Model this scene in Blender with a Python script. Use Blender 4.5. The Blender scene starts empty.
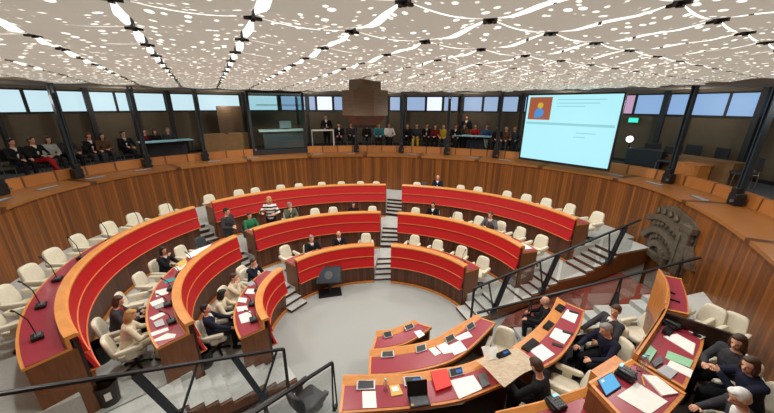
import bpy, bmesh, math, random
from mathutils import Vector, Matrix
random.seed(7)
PI = math.pi
scn = bpy.context.scene
COL = scn.collection
# ------------------------------------------------------------------ camera
FPX, PITCH, ROLL, ZC = 309.0, math.radians(18.2), math.radians(-0.3), 4.8
cam = bpy.data.objects.new('camera', bpy.data.cameras.new('camera'))
COL.objects.link(cam)
cam.data.sensor_width = 36.0
cam.data.lens = 36.0 * FPX / 774.0
cam.data.clip_start = 0.05
cam.matrix_world = Matrix.Translation((0, 0, ZC)) @ Matrix.Rotation(PI / 2 - PITCH, 4, 'X') @ Matrix.Rotation(-ROLL, 4, 'Z')
scn.camera = cam
CR, SR, CP, SP = math.cos(ROLL), math.sin(ROLL), math.cos(PITCH), math.sin(PITCH)

def ray(px, py):
    u, v = px - 387.0, 206.5 - py
    u, v = CR * u - SR * v, SR * u + CR * v
    return u, FPX * CP + v * SP, -FPX * SP + v * CP

def at(px, py, z):
    """plan point seen at a pixel, for a known real height z"""
    u, F, U = ray(px, py)
    k = (z - ZC) / U
    return Vector((u * k, F * k, z))

# ------------------------------------------------------------------ materials
def nodes(name):
    m = bpy.data.materials.new(name); m.use_nodes = True
    nt = m.node_tree
    return m, nt, nt.nodes['Principled BSDF']

def N(nt, t, **kw):
    n = nt.nodes.new(t)
    for k, v in kw.items():
        if k.startswith('i_'): n.inputs[k[2:]].default_value = v
        else: setattr(n, k, v)
    return n

def rgb(r, g, b):
    f = lambda c: (c / 255 / 12.92) if c / 255 <= .04045 else ((c / 255 + .055) / 1.055) ** 2.4
    return (f(r), f(g), f(b), 1)

def mat(name, c, rough=.6, var=.12, scale=9, metal=0., bump=0.0, spec=.5, stretch=None):
    m, nt, b = nodes(name)
    tc = N(nt, 'ShaderNodeTexCoord')
    src = tc.outputs['Object']
    if stretch:
        mp = N(nt, 'ShaderNodeMapping'); mp.inputs['Scale'].default_value = stretch
        nt.links.new(src, mp.inputs[0]); src = mp.outputs[0]
    nz = N(nt, 'ShaderNodeTexNoise', i_Scale=scale, i_Detail=4.0)
    nt.links.new(src, nz.inputs['Vector'])
    rp = N(nt, 'ShaderNodeValToRGB')
    rp.color_ramp.elements[0].position = .3; rp.color_ramp.elements[1].position = .7
    rp.color_ramp.elements[0].color = tuple(x * (1 - var) for x in c[:3]) + (1,)
    rp.color_ramp.elements[1].color = tuple(min(1, x * (1 + var)) for x in c[:3]) + (1,)
    nt.links.new(nz.outputs['Fac'], rp.inputs[0]); nt.links.new(rp.outputs[0], b.inputs['Base Color'])
    b.inputs['Roughness'].default_value = rough; b.inputs['Metallic'].default_value = metal
    b.inputs['Specular IOR Level'].default_value = spec
    if bump:
        bp = N(nt, 'ShaderNodeBump', i_Strength=bump, i_Distance=.01)
        nt.links.new(nz.outputs['Fac'], bp.inputs['Height']); nt.links.new(bp.outputs[0], b.inputs['Normal'])
    return m

def plank(name, c1, c2, width, rough=.38, grain=24, seam=.0):
    """vertical boards along a swept wall: UV.x = metres along, UV.y = metres up"""
    m, nt, b = nodes(name)
    uv = N(nt, 'ShaderNodeUVMap')
    sp = N(nt, 'ShaderNodeSeparateXYZ'); nt.links.new(uv.outputs[0], sp.inputs[0])
    dv = N(nt, 'ShaderNodeMath', operation='DIVIDE'); dv.inputs[1].default_value = width
    nt.links.new(sp.outputs['X'], dv.inputs[0])
    fl = N(nt, 'ShaderNodeMath', operation='FLOOR'); nt.links.new(dv.outputs[0], fl.inputs[0])
    wn = N(nt, 'ShaderNodeTexWhiteNoise', noise_dimensions='1D'); nt.links.new(fl.outputs[0], wn.inputs['W'])
    mp = N(nt, 'ShaderNodeMapping'); mp.inputs['Scale'].default_value = (grain, 1.2, 1)
    nt.links.new(uv.outputs[0], mp.inputs[0])
    nz = N(nt, 'ShaderNodeTexNoise', i_Scale=1.0, i_Detail=5.0); nt.links.new(mp.outputs[0], nz.inputs['Vector'])
    ad = N(nt, 'ShaderNodeMath', operation='ADD'); nt.links.new(wn.outputs['Value'], ad.inputs[0]); nt.links.new(nz.outputs['Fac'], ad.inputs[1])
    ml = N(nt, 'ShaderNodeMath', operation='MULTIPLY'); ml.inputs[1].default_value = .5; nt.links.new(ad.outputs[0], ml.inputs[0])
    rp = N(nt, 'ShaderNodeValToRGB')
    rp.color_ramp.elements[0].color = c1; rp.color_ramp.elements[1].color = c2
    rp.color_ramp.elements[0].position = .2; rp.color_ramp.elements[1].position = .8
    nt.links.new(ml.outputs[0], rp.inputs[0])
    fr = N(nt, 'ShaderNodeMath', operation='FRACT'); nt.links.new(dv.outputs[0], fr.inputs[0])
    gt = N(nt, 'ShaderNodeMath', operation='LESS_THAN'); gt.inputs[1].default_value = .07; nt.links.new(fr.outputs[0], gt.inputs[0])
    mx = N(nt, 'ShaderNodeMix', data_type='RGBA'); mx.inputs['B'].default_value = tuple(x * .35 for x in c1[:3]) + (1,)
    nt.links.new(gt.outputs[0], mx.inputs['Factor']); nt.links.new(rp.outputs[0], mx.inputs['A'])
    nt.links.new(mx.outputs['Result'], b.inputs['Base Color'])
    b.inputs['Roughness'].default_value = rough
    return m

def emit(name, c, s):
    m, nt, b = nodes(name)
    b.inputs['Base Color'].default_value = (.02, .02, .02, 1)
    b.inputs['Emission Color'].default_value = c; b.inputs['Emission Strength'].default_value = s
    return m

def glass_mat(name, tint=(.88, .95, .95, 1), rough=.02, op=.12):
    m = bpy.data.materials.new(name); m.use_nodes = True
    nt = m.node_tree; nt.nodes.clear()
    o = N(nt, 'ShaderNodeOutputMaterial'); t = N(nt, 'ShaderNodeBsdfTransparent'); t.inputs[0].default_value = tint
    g = N(nt, 'ShaderNodeBsdfGlossy'); g.inputs['Roughness'].default_value = rough
    fz = N(nt, 'ShaderNodeFresnel'); fz.inputs[0].default_value = 1.4
    ad = N(nt, 'ShaderNodeMath', operation='MULTIPLY_ADD'); ad.inputs[1].default_value = .3; ad.inputs[2].default_value = op * .25
    mx = N(nt, 'ShaderNodeMixShader')
    nt.links.new(fz.outputs[0], ad.inputs[0]); nt.links.new(ad.outputs[0], mx.inputs[0])
    nt.links.new(t.outputs[0], mx.inputs[1]); nt.links.new(g.outputs[0], mx.inputs[2]); nt.links.new(mx.outputs[0], o.inputs[0])
    return m

M = {}
M['wall'] = plank('wall_boards', rgb(92, 52, 20), rgb(146, 86, 34), .08)
M['dwood'] = plank('dark_boards', rgb(66, 34, 18), rgb(104, 58, 30), .10)
M['rimw'] = mat('orange_oak', rgb(212, 140, 70), .38, .12, 6, stretch=(1, 1, 8))
M['ledge'] = plank('ledge_boards', rgb(138, 86, 40), rgb(162, 106, 54), 2.4, .3, 1.5)
M['lip'] = plank('lip_boards', rgb(164, 102, 48), rgb(192, 124, 62), .62, .4, 8)
M['endw'] = mat('brown_walnut', rgb(114, 68, 34), .42, .22, 5, stretch=(6, 6, .8))
M['oak'] = mat('honey_oak', rgb(198, 126, 62), .4, .16, 5, stretch=(5, 5, 1))
M['red'] = mat('red_leather', rgb(184, 8, 14), .5, .06, 20)
M['trimw'] = mat('pale_edge', rgb(214, 120, 70), .4, .08)
M['inlay'] = mat('burgundy_leather', rgb(152, 48, 62), .32, .06, 30)
M['carpet'] = mat('grey_carpet', rgb(170, 173, 170), .95, .05, 40, spec=.1)
M['carpet2'] = mat('tier_carpet', rgb(196, 198, 194), .95, .06, 30, spec=.1)
M['redfloor'] = mat('red_wood_floor', rgb(128, 58, 44), .35, .15, 5, stretch=(1, 8, 1))
M['riser'] = mat('dark_riser_wood', rgb(72, 40, 24), .45, .2, 6)
M['cream'] = mat('cream_leather', rgb(220, 213, 192), .5, .05, 14)
M['greychair'] = mat('slate_fabric', rgb(62, 64, 70), .7, .08, 14)
M['maroon'] = mat('maroon_leather', rgb(128, 22, 32), .5, .06, 14)
M['metal'] = mat('black_steel', rgb(44, 44, 46), .4, .1, 10, .5)
M['gmetal'] = mat('gunmetal_steel', rgb(62, 70, 78), .35, .1, 10, .6)
M['chrome'] = mat('brushed_steel', rgb(150, 150, 150), .3, .05, 10, .9)
M['black'] = mat('black_plastic', rgb(22, 22, 24), .4, .1, 10)
M['dgrey'] = mat('grey_plastic', rgb(90, 92, 96), .5, .08, 10)
M['silver'] = mat('silver_bezel', rgb(176, 178, 180), .35, .05, 10, .3)
M['white'] = mat('white_paper', rgb(238, 236, 230), .8, .03, 12)
M['news'] = None
M['green'] = mat('pale_green_folder', rgb(150, 200, 160), .7, .05)
M['teal'] = mat('teal_folder', rgb(60, 150, 150), .7, .05)
M['yellow'] = mat('yellow_pad', rgb(214, 180, 96), .7, .06)
M['redbox'] = mat('bright_red_folder', rgb(222, 48, 36), .5, .04)
M['bronze'] = mat('weathered_bronze', rgb(104, 94, 80), .45, .3, 14, .35, .6)
M['pend'] = mat('pendant_wood', rgb(96, 74, 52), .5, .15, 4, stretch=(1, 1, 6))
M['outer'] = mat('taupe_plaster', rgb(104, 92, 76), .9, .05, 5)
M['soffit'] = mat('soffit_taupe', rgb(112, 100, 84), .9, .06, 4)
M['dark'] = mat('charcoal_column', rgb(34, 36, 42), .6, .1)
M['gfloor'] = mat('gallery_carpet', rgb(84, 90, 98), .95, .08, 14)
M['blue'] = mat('pale_blue_cloth', rgb(150, 205, 225), .7, .04)
M['boxw'] = mat('tan_veneer', rgb(130, 98, 58), .5, .12, 4)
M['winl'] = emit('daylight_blind_left', rgb(206, 236, 246), .95)
M['winr'] = emit('daylight_blind_right', rgb(150, 190, 238), .8)
M['winc'] = emit('daylight_blind_centre', rgb(172, 200, 236), .75)
M['winw'] = emit('open_window_glare', rgb(225, 235, 250), 1.2)
M['winp'] = emit('pink_building_behind_window', rgb(210, 170, 205), .8)
M['scr'] = emit('projection_screen', rgb(176, 240, 250), 1.0)
M['scr_o'] = emit('projection_orange', rgb(176, 92, 60), .8)
M['scr_b'] = emit('projection_blue', rgb(70, 150, 220), .9)
M['scr_t'] = emit('projection_text', rgb(150, 214, 224), .9)
M['scr_y'] = emit('projection_yellow', rgb(220, 190, 60), .8)
M['tab'] = emit('lit_tablet', rgb(90, 190, 245), .9)
M['tab2'] = emit('lit_small_screen', rgb(40, 120, 220), .7)
M['exit'] = emit('green_exit_light', rgb(60, 230, 200), 1.2)
M['lamp'] = emit('white_spot', rgb(255, 255, 245), 4.0)
M['glass'] = glass_mat('rail_glass', (.97, .985, .98, 1), .02, .04)
M['bglass'] = glass_mat('booth_glass', (.80, .92, .93, 1), .02, .15)
M['clear'] = glass_mat('clear_plastic', (.9, .95, .97, 1), .05, .4)
# newspaper: printed columns
def newsmat():
    m, nt, b = nodes('newsprint')
    tc = N(nt, 'ShaderNodeTexCoord')
    bk = N(nt, 'ShaderNodeTexBrick', i_Scale=9.0)
    bk.inputs['Color1'].default_value = rgb(250, 236, 210); bk.inputs['Color2'].default_value = rgb(234, 212, 182); bk.inputs['Mortar'].default_value = rgb(246, 236, 216)
    nt.links.new(tc.outputs['Object'], bk.inputs['Vector']); nt.links.new(bk.outputs[0], b.inputs['Base Color'])
    b.inputs['Roughness'].default_value = .9
    return m
M['news'] = newsmat()

# ------------------------------------------------------------------ object helpers
def link_mesh(name, bm, m, parent=None, smooth=False, weld=False):
    if weld: bmesh.ops.remove_doubles(bm, verts=bm.verts, dist=1e-5)
    bmesh.ops.recalc_face_normals(bm, faces=bm.faces)
    me = bpy.data.meshes.new(name); bm.to_mesh(me); bm.free()
    for x in (m if isinstance(m, (list, tuple)) else [m]): me.materials.append(M[x] if isinstance(x, str) else x)
    o = bpy.data.objects.new(name, me); COL.objects.link(o)
    if smooth:
        for p in me.polygons: p.use_smooth = True
    if parent: o.parent = parent
    return o

def thing(name, label, cat, loc=(0, 0, 0), rz=0, group=None):
    o = bpy.data.objects.new(name, None); o.empty_display_size = .1; COL.objects.link(o)
    o.location = loc; o.rotation_euler = (0, 0, rz)
    return tag(o, label, cat, group)

def tag(o, label, cat, group=None):
    o['label'] = label; o['category'] = cat
    if group: o['group'] = group
    return o

def struct(o):
    o['kind'] = 'structure'; return o

def dup(root, loc, rz, label=None, group=None):
    r = root.copy(); COL.objects.link(r); r.location = loc; r.rotation_euler = (0, 0, rz)
    if label: r['label'] = label
    if group: r['group'] = group
    for ch in root.children:
        c = ch.copy(); COL.objects.link(c); c.parent = r
        for g in ch.children:
            d = g.copy(); COL.objects.link(d); d.parent = c
    return r

def setmat(o, m):
    for s in list(o.material_slots)[:1]:
        s.link = 'OBJECT'; s.material = m

def B():
    return bmesh.new()

def box(bm, c, s, rz=0, bev=0, mtx=None, mi=0):
    r = bmesh.ops.create_cube(bm, size=1)
    mm = Matrix.Translation(c) @ Matrix.Rotation(rz, 4, 'Z') @ Matrix.Diagonal((s[0], s[1], s[2], 1))
    if mtx: mm = mtx @ mm
    bmesh.ops.transform(bm, matrix=mm, verts=r['verts'])
    fs = list({f for v in r['verts'] for f in v.link_faces})
    for f in fs: f.material_index = mi
    if bev:
        es = list({e for v in r['verts'] for e in v.link_edges})
        bmesh.ops.bevel(bm, geom=es, offset=bev, segments=2, affect='EDGES', profile=.5)
    return bm

def bar(bm, a, b, w, h, up=Vector((0, 0, 1)), mi=0):
    """rectangular bar from a to b, width w sideways, h along up"""
    a, b = Vector(a), Vector(b); d = (b - a).normalized()
    s = d.cross(up)
    if s.length < 1e-4: s = d.cross(Vector((0, 1, 0)))
    s.normalize(); u = s.cross(d).normalized()
    vs = []
    for p in (a, b):
        for i, j in ((-1, -1), (1, -1), (1, 1), (-1, 1)):
            vs.append(bm.verts.new(p + s * (i * w / 2) + u * (j * h / 2)))
    for q in ((0, 1, 2, 3), (7, 6, 5, 4), (0, 4, 5, 1), (1, 5, 6, 2), (2, 6, 7, 3), (3, 7, 4, 0)):
        f = bm.faces.new([vs[k] for k in q]); f.material_index = mi
    return bm

def tube(bm, pts, radii, seg=10, cap=True):
    pts = [Vector(p) for p in pts]
    if not isinstance(radii, (list, tuple)): radii = [radii] * len(pts)
    rings = []
    for i, p in enumerate(pts):
        d = (pts[min(i + 1, len(pts) - 1)] - pts[max(i - 1, 0)]).normalized()
        a = d.cross(Vector((0, 0, 1)))
        if a.length < 1e-3: a = Vector((1, 0, 0))
        a.normalize(); b = d.cross(a)
        rings.append([bm.verts.new(p + (a * math.cos(2 * PI * k / seg) + b * math.sin(2 * PI * k / seg)) * radii[i]) for k in range(seg)])
    for r0, r1 in zip(rings, rings[1:]):
        for k in range(seg):
            bm.faces.new((r0[k], r0[(k + 1) % seg], r1[(k + 1) % seg], r1[k]))
    if cap:
        bm.faces.new(rings[0][::-1]); bm.faces.new(rings[-1])
    return bm

def prism(bm, pts, z0, z1, mi_top=0, mi_side=0):
    """vertical extrusion of a plan polygon"""
    lo = [bm.verts.new((p[0], p[1], z0)) for p in pts]; hi = [bm.verts.new((p[0], p[1], z1)) for p in pts]
    n = len(pts)
    f = bm.faces.new(hi); f.material_index = mi_top
    f = bm.faces.new(lo[::-1]); f.material_index = mi_side
    for i in range(n):
        f = bm.faces.new((lo[i], lo[(i + 1) % n], hi[(i + 1) % n], hi[i])); f.material_index = mi_side
    return bm

def ellipsoid(bm, c, r, rot=None, seg=16, rings=10):
    g = bmesh.ops.create_uvsphere(bm, u_segments=seg, v_segments=rings, radius=1)
    mm = Matrix.Translation(c) @ (rot.to_4x4() if rot else Matrix.Identity(4)) @ Matrix.Diagonal((r[0], r[1], r[2], 1))
    bmesh.ops.transform(bm, matrix=mm, verts=g['verts'])
    return g['verts']

# ------------------------------------------------------------------ plan curves
class Curve:
    """dense polyline with outward normals"""
    def __init__(self, pts, closed=False):
        self.p = [Vector((p[0], p[1])) for p in pts]; self.closed = closed
        n = len(self.p); self.n = []
        for i in range(n):
            if closed: a, b = self.p[i - 1], self.p[(i + 1) % n]
            else: a, b = self.p[max(i - 1, 0)], self.p[min(i + 1, n - 1)]
            d = (b - a).normalized()
            self.n.append(Vector((-d.y, d.x)))       # curves run clockwise seen from above: left = outward
        self.s = [0.]
        for a, b in zip(self.p, self.p[1:]): self.s.append(self.s[-1] + (b - a).length)
        self.L = self.s[-1]
    def off(self, i, o):
        return self.p[i] + self.n[i] * o

def arc_ellipse(e, P0, P1, n=40):
    """clockwise piece of ellipse e from the angle of P0 to the angle of P1"""
    cx, cy, a, b = e
    t0 = math.atan2((P0[1] - cy) / b, (P0[0] - cx) / a); t1 = math.atan2((P1[1] - cy) / b, (P1[0] - cx) / a)
    while t1 > t0: t1 -= 2 * PI
    return Curve([(cx + a * math.cos(t0 + (t1 - t0) * i / n), cy + b * math.sin(t0 + (t1 - t0) * i / n)) for i in range(n + 1)])

def catmull(P, sub=10):
    out = []; n = len(P); P = [Vector(p) for p in P]
    for i in range(n):
        a, b, c, d = P[i - 1], P[i], P[(i + 1) % n], P[(i + 2) % n]
        for k in range(sub):
            t = k / sub
            out.append(.5 * ((2 * b) + (c - a) * t + (2 * a - 5 * b + 4 * c - d) * t * t + (3 * b - a - 3 * c + d) * t ** 3))
    return out

def sweep(bm, cv, prof, i0=0, i1=None, closed_prof=True, mi=0):
    """sweep profile [(outward, z)...] along a curve; UV = metres along / metres round"""
    uvl = bm.loops.layers.uv.verify()
    idx = list(range(len(cv.p))) if i1 is None else list(range(i0, i1 + 1))
    pl = [0.]
    for a, b in zip(prof, prof[1:] + prof[:1]): pl.append(pl[-1] + math.hypot(b[0] - a[0], b[1] - a[1]))
    rings = []
    for i in idx:
        r = []
        for o, z in prof:
            q = cv.off(i, o); r.append(bm.verts.new((q.x, q.y, z)))
        rings.append((r, cv.s[i]))
    m = len(prof); loop = cv.closed and i1 is None
    pairs = list(zip(rings, rings[1:]))
    if loop: pairs.append((rings[-1], (rings[0][0], cv.L + .2)))
    for (r0, s0), (r1, s1) in pairs:
        for k in range(m if closed_prof else m - 1):
            k2 = (k + 1) % m
            f = bm.faces.new((r0[k], r1[k], r1[k2], r0[k2])); f.material_index = mi
            for lp, uv in zip(f.loops, ((s0, pl[k]), (s1, pl[k]), (s1, pl[k + 1]), (s0, pl[k + 1]))): lp[uvl].uv = uv
    if closed_prof and not loop:
        bm.faces.new(rings[0][0]).material_index = mi; bm.faces.new(rings[-1][0][::-1]).material_index = mi
    return bm

# inner edge of the round wall (clockwise seen from above: left side, far side, right side, near side)
WALLP = [(-8.1, 6.05), (-8.4, 7.2), (-8.35, 8.4), (-7.95, 9.6), (-7.1, 10.8), (-5.95, 11.85), (-4.6, 12.75), (-3.2, 13.3), (-1.6, 13.6),
         (.14, 13.6), (1.95, 13.2), (3.9, 12.45), (5.2, 11.55), (6.35, 10.4), (7.05, 9.25), (7.25, 8.05), (7.0, 6.85), (6.65, 5.85), (6.2, 4.93),
         (5.68, 4.07), (4.85, 2.8), (3.3, 1.45), (1.5, 1.2), (-.5, 1.2), (-2.9, 1.25), (-4.7, 1.9), (-6.5, 3.3), (-7.6, 4.8)]
WALL = Curve(catmull(WALLP, 8), True)

def hit(px, py, o, cv=None):
    """plan point on the offset wall curve in the viewing direction of a pixel"""
    cv = cv or WALL
    u, F, U = ray(px, py); d = Vector((u, F)); best = None
    n = len(cv.p)
    for i in range(n):
        a, b = cv.off(i, o), cv.off((i + 1) % n, o)
        e = b - a; den = d.x * e.y - d.y * e.x
        if abs(den) < 1e-9: continue
        t = (a.x * e.y - a.y * e.x) / den; s = (a.x * d.y - a.y * d.x) / den
        if t > 0 and 0 <= s <= 1 and (best is None or t > best[0]):
            best = (t, a + e * s, (cv.n[i] * (1 - s) + cv.n[(i + 1) % n] * s).normalized())
    return best[1], best[2]

def facing(nrm):
    """rotation that turns local +Y towards the plan direction nrm"""
    return math.atan2(nrm.y, nrm.x) - PI / 2

LV = [0, .33, .72, 1.16]
RIM = [0, 1.16, 1.58, 2.0]
E1, E2, E3 = (-.26, 5.79, 2.41, 2.02), (-.42, 6.2, 3.83, 3.13), (-.45, 6.69, 5.61, 4.57)
ENDS = {1: [((-2.18, 4.6), (-2.56, 6.46)), ((-2.29, 6.86), (-.35, 7.77)), ((.14, 7.83), (1.9, 6.59))],
        2: [((-3.09, 3.95), (-3.95, 7.38)), ((-3.7, 7.83), (-.21, 9.31)), ((.37, 9.31), (3.29, 6.8))],
        3: [((-4.05, 3.17), (-5.65, 8.49)), ((-5.29, 8.9), (-.03, 11.39)), ((.57, 11.19), (5.16, 7.64))]}
ELL = {1: E1, 2: E2, 3: E3}
ROW = {(r, b): arc_ellipse(ELL[r], *ENDS[r][b], n=36) for r in (1, 2, 3) for b in range(3)}

#@@SHELL
# ------------------------------------------------------------------ room shell
GF = 2.72       # gallery floor
CZ = 5.38       # hung ceiling
bm = B(); sweep(bm, WALL, [(0, -.02), (0, 2.66), (.12, 2.66), (.12, -.02)])
struct(link_mesh('wall_round', bm, 'wall'))
bm = B(); sweep(bm, WALL, [(-.05, 2.63), (-.05, 2.70), (1.0, 2.71), (1.0, 2.63)])
struct(link_mesh('trim_ledge', bm, 'ledge'))
pa, pb = hit(256, 150, 1.0)[0], hit(306, 150, 1.0)[0]
ia = min(range(len(WALL.p)), key=lambda i: (WALL.off(i, 1.0) - pa).length); ib = min(range(len(WALL.p)), key=lambda i: (WALL.off(i, 1.0) - pb).length)
PARA = Curve([WALL.p[i % len(WALL.p)] for i in range(ib, ia + len(WALL.p) + 1)])
def cut_end(k, q):
    # slide the end of the open curve to the booth post
    t_ = (PARA.p[1] - PARA.p[0]).normalized() if k == 0 else (PARA.p[-1] - PARA.p[-2]).normalized(); i = 0 if k == 0 else len(PARA.p) - 1
    PARA.p[i] = PARA.p[i] + t_ * (q - PARA.off(i, 1.0)).dot(t_)
cut_end(0, pb); cut_end(1, pa)
bm = B(); sweep(bm, PARA, [(.98, 2.71), (1.0, 2.98), (1.14, 2.98), (1.14, 2.66), (.98, 2.66)])
struct(link_mesh('wall_parapet', bm, 'lip'))
bm = B(); sweep(bm, WALL, [(1.1, GF - .1), (1.1, GF), (3.7, GF), (3.7, GF - .1)])
struct(link_mesh('floor_gallery', bm, 'gfloor'))
bm = B(); sweep(bm, WALL, [(3.55, GF - .1), (3.55, 5.5), (3.75, 5.5), (3.75, GF - .1)])
struct(link_mesh('wall_outer', bm, 'outer'))
bm = B(); sweep(bm, WALL, [(.35, CZ - .06), (3.6, CZ - .06), (3.6, CZ + .3), (.35, CZ + .3)])
struct(link_mesh('ceiling_rim', bm, 'soffit'))
bm = B(); sweep(bm, WALL, [(3.3, 5.24), (3.56, 5.24), (3.56, 5.4), (3.3, 5.4)])
struct(link_mesh('trim_lintel', bm, 'soffit'))
# floor of the arena: grey carpet; everything else stands on it
bm = B(); prism(bm, [WALL.off(i, .05) for i in range(0, len(WALL.p), 2)][::-1], -.1, 0)
struct(link_mesh('floor', bm, 'carpet'))
bm = B(); q = [Vector((2.85, 6.12, .10)), Vector((6.2, 7.24, .62)), Vector((6.45, 5.98, .62)), Vector((3.2, 5.70, .08)), Vector((2.6, 5.86, .03))]
va = [bm.verts.new(p) for p in q]; vb = [bm.verts.new((p.x, p.y, -.02)) for p in q]
bm.faces.new(va); bm.faces.new(vb[::-1])
for k in range(5): bm.faces.new((va[k], va[(k + 1) % 5], vb[(k + 1) % 5], vb[k]))
struct(link_mesh('floor_landing', bm, 'redfloor'))
# hung perforated cloth ceiling
def cloth_mat():
    m, nt, b = nodes('perforated_cloth')
    uv = N(nt, 'ShaderNodeUVMap')
    v = N(nt, 'ShaderNodeTexVoronoi', i_Scale=12.5, i_Randomness=.8); nt.links.new(uv.outputs[0], v.inputs['Vector'])
    # hole radius varies from cell to cell
    sp = N(nt, 'ShaderNodeSeparateColor'); nt.links.new(v.outputs['Color'], sp.inputs[0])
    rr = N(nt, 'ShaderNodeMath', operation='MULTIPLY_ADD'); rr.inputs[1].default_value = .20; rr.inputs[2].default_value = .17
    nt.links.new(sp.outputs[0], rr.inputs[0])
    sb = N(nt, 'ShaderNodeMath', operation='SUBTRACT'); nt.links.new(rr.outputs[0], sb.inputs[0]); nt.links.new(v.outputs['Distance'], sb.inputs[1])
    st = N(nt, 'ShaderNodeMapRange'); st.inputs['From Min'].default_value = -.02; st.inputs['From Max'].default_value = .06; nt.links.new(sb.outputs[0], st.inputs['Value'])
    nz = N(nt, 'ShaderNodeTexNoise', i_Scale=2.0); nt.links.new(uv.outputs[0], nz.inputs['Vector'])
    cl = N(nt, 'ShaderNodeMix', data_type='RGBA'); cl.inputs['A'].default_value = rgb(178, 176, 166); cl.inputs['B'].default_value = rgb(200, 197, 188)
    nt.links.new(nz.outputs['Fac'], cl.inputs['Factor']); nt.links.new(cl.outputs['Result'], b.inputs['Base Color'])
    b.inputs['Roughness'].default_value = .85
    mr = N(nt, 'ShaderNodeMapRange'); mr.inputs['To Min'].default_value = CLOTH_E; mr.inputs['To Max'].default_value = HOLE_E  # cloth and holes emit by themselves, standing in for the backlight from above
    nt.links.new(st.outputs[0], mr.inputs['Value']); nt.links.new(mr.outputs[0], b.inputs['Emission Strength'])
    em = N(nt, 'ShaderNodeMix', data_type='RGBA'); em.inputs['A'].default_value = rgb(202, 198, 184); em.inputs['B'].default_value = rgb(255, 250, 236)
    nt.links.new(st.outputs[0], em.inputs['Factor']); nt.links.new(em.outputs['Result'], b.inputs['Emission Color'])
    return m
FILL_W = 190  # power of each added fill spot under the ceiling
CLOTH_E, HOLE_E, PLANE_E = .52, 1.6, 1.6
M['cloth'] = cloth_mat()
M['lumin'] = emit('light_box_above_cloth', rgb(255, 250, 238), PLANE_E)
gu, gv = Vector((-.455, .89)), Vector((.848, .53)); gu.normalize(); gv.normalize()
PU, PV = .85, .73
def gp(i, j):
    # slightly fanned grid of the cloth panels
    return Vector((.095 - .387 * i + .621 * j + .021 * i * j, 2.079 + .758 * i + .388 * j + .016 * i * j))
def inside(q, o):
    # point inside the wall curve offset by o
    c = False; n = len(WALL.p)
    for i in range(0, n, 2):
        a, b = WALL.off(i, o), WALL.off((i + 2) % n, o)
        if (a.y > q.y) != (b.y > q.y) and q.x < (b.x - a.x) * (q.y - a.y) / (b.y - a.y) + a.x: c = not c
    return c
bm = B(); uvl = bm.loops.layers.uv.verify(); K = 8; clamps = set()
for i in range(-6, 20):
    for j in range(-14, 15):
        cen = gp(i + .5, j + .5)
        if not inside(cen, .55): continue
        for a in (0, 1):
            for c in (0, 1): clamps.add((i + a, j + c))
        g = []
        for a in range(K + 1):
            row = []
            for c in range(K + 1):
                s, t = a / K, c / K
                pin_s = 4 * t * (1 - t); pin_t = 4 * s * (1 - s)     # edges pull away between the clamps
                ss = s + (.014 * pin_s) * (1 - 2 * s); tt = t + (.055 * pin_t) * (1 - 2 * t)
                q = gp(i + ss, j + tt)
                z = CZ - .05 * pin_s * .7 - .05 * pin_t * .7 + .012 * math.sin(9 * (s + i)) * pin_t
                row.append((bm.verts.new((q.x, q.y, z)), (PU * (i + ss), PV * (j + tt))))
            g.append(row)
        for a in range(K):
            for c in range(K):
                qd = (g[a][c], g[a + 1][c], g[a + 1][c + 1], g[a][c + 1])
                f = bm.faces.new([x[0] for x in qd])
                for lp, x in zip(f.loops, qd): lp[uvl].uv = x[1]
CEIL = struct(link_mesh('ceiling', bm, 'cloth', smooth=True))
bm = B(); prism(bm, [WALL.off(i, .5) for i in range(0, len(WALL.p), 2)][::-1], CZ + .2, CZ + .25)
struct(link_mesh('ceiling_lightbox', bm, 'lumin'))
def clamp_bm(bm, q):
    for d, w in ((gu, .022), (gv, .022)):
        a = Vector((q.x - d.x * .06, q.y - d.y * .06, CZ - .012)); b_ = Vector((q.x + d.x * .06, q.y + d.y * .06, CZ - .012))
        bar(bm, a, b_, w, .03)
    tube(bm, [(q.x, q.y, CZ - .035), (q.x, q.y, CZ + .2)], .016, 6)
cl = sorted((gp(i, j) for i, j in clamps), key=lambda q: q.length)
cl = [q for q in cl if q.y > 1.2]
for q in cl[:95]:
    bm = B(); clamp_bm(bm, q); link_mesh('ceiling_clamp', bm, 'metal', CEIL)
bm = B()
for q in cl[95:]: clamp_bm(bm, q)
o = link_mesh('ceiling_clamp', bm, 'metal', CEIL); o['kind'] = 'stuff'
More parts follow.
